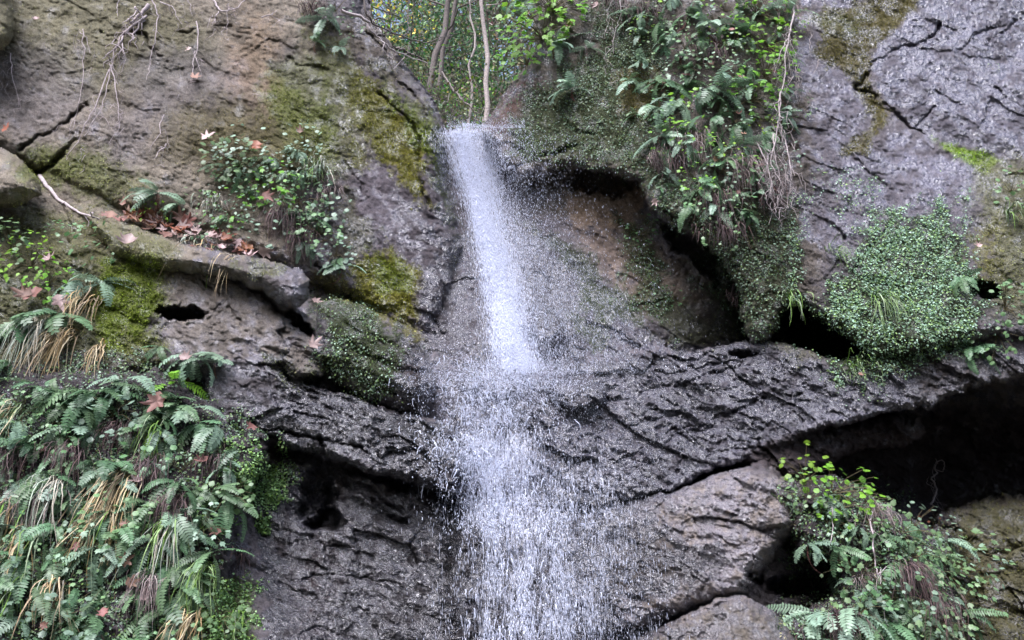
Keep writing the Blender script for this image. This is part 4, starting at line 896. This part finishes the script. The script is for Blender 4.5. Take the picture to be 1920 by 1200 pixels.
# sparkles of the wet film over the ledges, put in as thin white drops
n = 9000; x = U(820, 1250, n); y = U(690, 1250, n); add(x, y, U(.0, .02, n), U(.003, .010, n), U(.001, .0022, n), .1, .4)
pos = np.vstack([a[0] for a in parts]); yd = np.vstack([a[1] for a in parts])
ln = np.concatenate([a[2] for a in parts]); wd = np.concatenate([a[3] for a in parts]) * .62
nrm = rnd3(len(pos))
TV = OCT_V.copy(); T2 = TV
yy_ = unit(yd); xx_ = unit(np.cross(yy_, nrm)); zz_ = np.cross(xx_, yy_); nD = len(pos)
Vd = pos[:, None] + (TV[None, :, 0:1] * (ln * wd)[:, None, None]) * xx_[:, None] + (TV[None, :, 1:2] * ln[:, None, None]) * yy_[:, None] + (TV[None, :, 2:3] * (ln * wd)[:, None, None]) * zz_[:, None]
o = mesh('water_droplets', Vd.reshape(-1, 3), (OCT_F[None] + (np.arange(nD) * 6)[:, None, None]).reshape(-1, 3), M_WATER, smooth=True)
tag(o, 'white droplets and streaks of the falling water', 'water', kind='stuff')
# strands thrown off the ledges
mb = MB()
for i in range(460):
    if i < 120: x, y = random.gauss(910, 65), random.gauss(735, 40); a = random.uniform(-2.9, .1)
    elif i < 270: x, y = random.gauss(905, 60), random.gauss(860, 50); a = random.uniform(-2.8, -.2)
    else: x, y = random.gauss(980, 60), random.uniform(900, 1230); a = random.uniform(-1.9, -1.2)
    P0 = pt(x, y, lookup(Ysm, x, y) - random.uniform(.03, .2)); L = random.uniform(.02, .075); t = np.linspace(0, 1, 7)
    path = P0 + np.outer(t * L * .6, [math.cos(a), -.3, -math.sin(a) * .2]) + np.outer(t ** 2 * L, [0, 0, -.9]) + np.cumsum(rng.normal(size=(7, 3)), 0) * .0035
    rr = random.uniform(.001, .0032); v, f = tube(path, [rr * .4, rr, rr * 1.2, rr * .3], 4); mb.add(v, f)
tag(mb.build('water_strands', M_WATER, smooth=True), 'thin curling strands of splashing water', 'water', kind='stuff')
# veils: thin sheets of broken water hanging a few centimetres off the rock
def veil(name, rows, off, dens):
    m = bpy.data.materials.new('veil_' + name); m.use_nodes = True; t = m.node_tree; b = t.nodes['Principled BSDF']; N = t.nodes.new
    b.inputs['Base Color'].default_value = (.76, .81, .98, 1); b.inputs['Roughness'].default_value = .3
    a = N('ShaderNodeAttribute'); a.attribute_name = 'dens'; uv = N('ShaderNodeTexCoord'); mp = N('ShaderNodeMapping'); mp.inputs['Scale'].default_value = (85, 30, 11); mp.inputs['Rotation'].default_value = (0, R_(-8), 0)
    no = N('ShaderNodeTexNoise'); no.inputs['Detail'].default_value = 5; no.inputs['Roughness'].default_value = .75; no.inputs['Scale'].default_value = 1
    t.links.new(uv.outputs['Object'], mp.inputs[0]); t.links.new(mp.outputs[0], no.inputs['Vector'])
    ad = N('ShaderNodeMath'); ad.operation = 'ADD'; t.links.new(no.outputs[0], ad.inputs[0]); t.links.new(a.outputs['Fac'], ad.inputs[1])
    mr = N('ShaderNodeMapRange'); mr.inputs[1].default_value = .82; mr.inputs[2].default_value = 1.22; mr.inputs[3].default_value = 0; mr.inputs[4].default_value = .9
    t.links.new(ad.outputs[0], mr.inputs[0]); t.links.new(mr.outputs[0], b.inputs['Alpha'])
    ys = np.array([r[0] for r in rows], float); vy = np.arange(ys[0], ys[-1], 5.); nu = 46; u = np.linspace(0, 1, nu)
    xl = np.interp(vy, ys, [r[1] for r in rows]); xr = np.interp(vy, ys, [r[2] for r in rows]); dn = np.interp(vy, ys, [r[3] for r in rows])
    X = xl[:, None] * (1 - u) + xr[:, None] * u; Y = np.repeat(vy[:, None], nu, 1)
    D = dn[:, None] * (1 - np.abs(u * 2 - 1) ** 2.2)
    V = pt(X, Y, lookup(Ysm, X, Y) - off - .03 * np.sin(u * 9)[None]); k = np.arange(len(vy) * nu).reshape(len(vy), nu)
    F = np.stack([k[:-1, :-1], k[1:, :-1], k[1:, 1:], k[:-1, 1:]], -1).reshape(-1, 4)
    o = mesh(name, V.reshape(-1, 3), F, m, attrs={'dens': D.ravel()}, smooth=True); return tag(o, kind='structure')
veil('waterfall', [(240,828,930,.0),(275,822,960,.34),(330,828,1000,.36),(400,846,1010,.38),(500,870,1015,.42),(600,890,1030,.44),(680,900,1050,.42),(745,880,1080,-.1)], .06, 1)
veil('lower_waterfall', [(655,850,1080,-.1),(700,835,1110,.34),(740,820,1080,.30),(800,800,1060,.34),(860,805,1060,.48),(920,825,1090,.42),(1000,825,1160,.35),(1240,830,1200,.33)], .09, 1)
veil('water_film', [(690,960,1180,-.05),(780,960,1230,.22),(900,980,1250,.33),(1000,1000,1270,.33),(1240,1000,1300,.24)], .035, 1)

# ------------------------------------------------------------------ valley above the lip and its trees
LIPZ = float(pt(870, 238, 6.45)[2])
def valley(x, y):
    xc = -.55 + .03 * (y - 6)
    z = LIPZ - .05 - .05 * np.cos(x * 17) + .10 * (y - 6.4) + .45 * np.maximum(0, np.abs(x - xc) - .45) * np.clip((y - 6) / 6, .3, 1) + .62 * np.maximum(0, y - 13)
    return z + fbm(x * .6, y * .6, 4) * .35 * np.clip((y - 6.5) / 3, 0, 1)
vx, vy = np.meshgrid(np.linspace(-9, 9, 90), 6.45 + np.linspace(0, 1, 110) ** 1.6 * 26); vz = valley(vx, vy)
vn = fbm(vx * 2, vy * 2, 4)[..., None]; vcol = np.clip(np.array([.09, .075, .045]) * (1 + vn * .6) + np.array([.0, .05, .0]) * (vn > .1), .01, 1)
k = np.arange(vx.size).reshape(vx.shape); F = np.stack([k[:-1, :-1], k[:-1, 1:], k[1:, 1:], k[1:, :-1]], -1).reshape(-1, 4)
tag(mesh('hillside', np.stack([vx, vy, vz], -1).reshape(-1, 3), F, M_ROCK, colors=vcol.reshape(-1, 3), attrs={'wet': np.zeros(vx.size)}, smooth=True), kind='structure')
def gpt(px, Y): # ground point of the valley seen in column px
    x = (px - 960) / FPX * Y / (CP - .3 * SP); return np.array([x, Y, float(valley(np.array([x]), np.array([Y]))[0])])
def tree(px, Y, h, label, rad=.05, lean=(0, 0), crown=None, nleaf=0, leafc=(.1, .16, .06), bark=M_BARK, spread=1.2, c0=.35, leafs=.07, nlimb=9, name='tree', limbl=.35, jit=.08):
    p = gpt(px, Y) - np.array([0, 0, .1]); root = empty(name, tuple(p), label, 'tree' if name != 'shrub' else 'shrub', None)
    top = np.array([lean[0], lean[1], h]); tr = wander((0, 0, 0), top, 16, jit); mb = MB(); v, f = tube(tr, [rad, rad * .7, rad * .25], 8); mb.add(v, f); tips = []
    for i in range(nlimb):
        t = random.uniform(.2, .97); b = tr[int(t * 15)]; a = random.uniform(0, 6.28); L = h * limbl * (1.15 - t) + .3
        e = b + np.array([math.cos(a) * L, math.sin(a) * L, random.uniform(.1, .9) * L]); br = wander(b, e, 10, .12 * L); v, f = tube(br, [rad * .3, rad * .06], 5); mb.add(v, f)
        for j in range(4):
            k = random.randint(3, 8); e2 = br[k] + rnd3(1)[0] * L * .45 + np.array([0, 0, .1]); tw = wander(br[k], e2, 7, .05); v, f = tube(tw, [rad * .1, rad * .03], 3); mb.add(v, f); tips += [tw[3], tw[-1]]
        tips.append(e)
    mb.build('trunk', bark, root, smooth=True)
    if nleaf:
        tips = np.array(tips); ci = rng.integers(0, len(tips), nleaf); P = tips[ci] + rng.normal(size=(nleaf, 3)) * spread * .16; P = P[P[:, 2] > h * c0 * .5]; n = len(P)
        cc = np.array(leafc) * rng.uniform(.5, 1.6, (n, 1)) * (1 + .25 * rng.normal(size=(n, 3)) * np.array([1, .5, .5])).clip(.4, 1.6)
        scatter('crown', LEAF_V, LEAF_F, P, rnd3(n) + np.array([0, 0, -.6]), rnd3(n) + np.array([0, 0, .8]), rng.uniform(.6, 1.2, n) * leafs, cc, M_LEAFV, root)
    return root
tree(894, 7.3, 3.6, 'slender pale double stemmed tree rooted right above the falls', .032, (.05, .3), bark=M_PBARK, nlimb=9, limbl=.18, nleaf=60, leafc=(.3,.2,.15), leafs=.05, jit=.06)
tree(905, 7.6, 2.9, 'thin pale sapling behind the double stemmed tree', .018, (-.12, .2), bark=M_PBARK, nlimb=5, limbl=.2)
tree(790, 8.0, 5.5, 'grey leaning tree trunk in the left of the gap', .042, (.65, .5), nlimb=8, limbl=.3)
tree(772, 8.3, 5.5, 'dark thin tree leaning right in the gap', .035, (.95, .5), nlimb=6, limbl=.3)
tree(735, 12, 6, 'thin tree farthest left in the gap', .04, (.1, .5), nlimb=8, nleaf=500, leafc=(.12,.16,.05), leafs=.06)
tree(858, 9.4, 3.2, 'dark evergreen bush tree in the middle of the gap', .035, (-.1, .3), nlimb=24, nleaf=4200, leafc=(.08,.16,.06), leafs=.055, spread=1.1, c0=.0, limbl=.3)
tree(810, 9.5, 2.4, 'dark evergreen shrub left of the middle of the gap', .03, (.1, .3), nlimb=16, nleaf=1900, leafc=(.09,.17,.07), leafs=.05, spread=1., c0=.0, limbl=.32, name='shrub')
tree(880, 8.2, 1.3, 'bright green small shrub at the foot of the pale tree', .012, (0, 0), nlimb=9, nleaf=420, leafc=(.16,.34,.04), leafs=.05, spread=.6, c0=.0, limbl=.3, name='shrub')
for i, (px, Y, h, lc, lab) in enumerate([(700,16,7,(.42,.40,.06),'tree with painted sunlit yellow leaves behind the left trunks'),(770,20,8,(.14,.18,.06),'olive tree behind the grey leaning trunk'),(840,18,7,(.08,.13,.05),'dark green tree behind the evergreen bush'),(900,15,6,(.13,.13,.09),'brown grey tree behind the pale double stemmed tree'),  # sunlight on the yellow tree is put into its leaf colour
  (950,14,6,(.10,.13,.06),'twiggy tree behind the bright shrubs of the gap'),(990,17,8,(.12,.17,.07),'green tree farthest right in the gap'),(730,23,9,(.10,.15,.05),'tall far tree at the left of the gap'),(930,22,9,(.09,.13,.06),'tall far tree at the right of the gap'),(870,25,10,(.12,.15,.08),'farthest tree straight above the falls'),(800,27,11,(.16,.16,.12),'added pale grey tree covering sky far behind the leaning trunks'),(910,28,11,(.15,.15,.13),'added pale grey tree covering sky far behind the double stemmed tree')]):  # both pale grey trees are added to cover blue sky with pale leaves
    tree(px, Y, h, lab, .07, (random.gauss(0, .4), 0), nlimb=40, nleaf=2400, leafc=tuple(c * 1.9 for c in lc), leafs=.10, spread=2.6, c0=.0, limbl=.34)
for i, (px, Y) in enumerate([(840,7.4),(800,8.2),(915,8.6),(870,9.6),(935,9.4),(780,10.5),(850,11.5),(900,11),(960,10.5),(820,12.5)]):
    later(tree(px, Y, random.uniform(.5, 1.1), 'shrub', .01, (0, 0), nlimb=18, nleaf=520, leafc=(.17,.20,.10), leafs=.045, spread=.9, c0=.0, limbl=.5, name='shrub'), px, 225 - (Y - 7) * 12, 'low brown green brush', 'gap', 'brush behind the falls')
# branches reaching into the gap from the left rim
def branch(pts, rr, label, m=M_ROOT, nb=3):
    mb = MB(); P = np.array([pt(*a) for a in pts]); t = np.linspace(0, len(P) - 1, 24); Q = np.stack([np.interp(t, np.arange(len(P)), P[:, i]) for i in range(3)], 1); Q[1:-1] += rng.normal(size=(22, 3)) * .006
    p0 = Q[0].copy(); v, f = tube(Q - p0, [rr, rr * .35], 6); mb.add(v, f)
    for b in range(nb):
        i = random.randint(4, 20); v, f = tube(wander(Q[i] - p0, Q[i] - p0 + rnd3(1)[0] * .3, 9, .05), [rr * .3, rr * .1], 4); mb.add(v, f)
    o = mb.build('branch', m, smooth=True); o.location = tuple(p0); tag(o, label, 'branch')
branch([(672,-20,5.6),(688,30,5.6),(700,45,5.7),(760,70,6.0),(800,80,6.2),(850,66,6.5)], .010, 'long thin branch arching across the woodland gap', M_BARK)
branch([(640,20,5.5),(690,40,5.6),(692,55,5.6),(715,75,5.7),(735,95,5.8),(800,118,6.2)], .013, 'pale crooked root crossing the left rim of the gap')
branch([(828,135,7.0),(850,170,7.0),(880,200,7.0),(895,215,7.1)], .012, 'pale fallen stick leaning toward the pale tree', M_PBARK)
branch([(735,86,6.0),(770,100,6.2),(800,115,6.4)], .014, 'dark broken stick end above the mossy ridge', M_BARK, 0)

finish_labels()
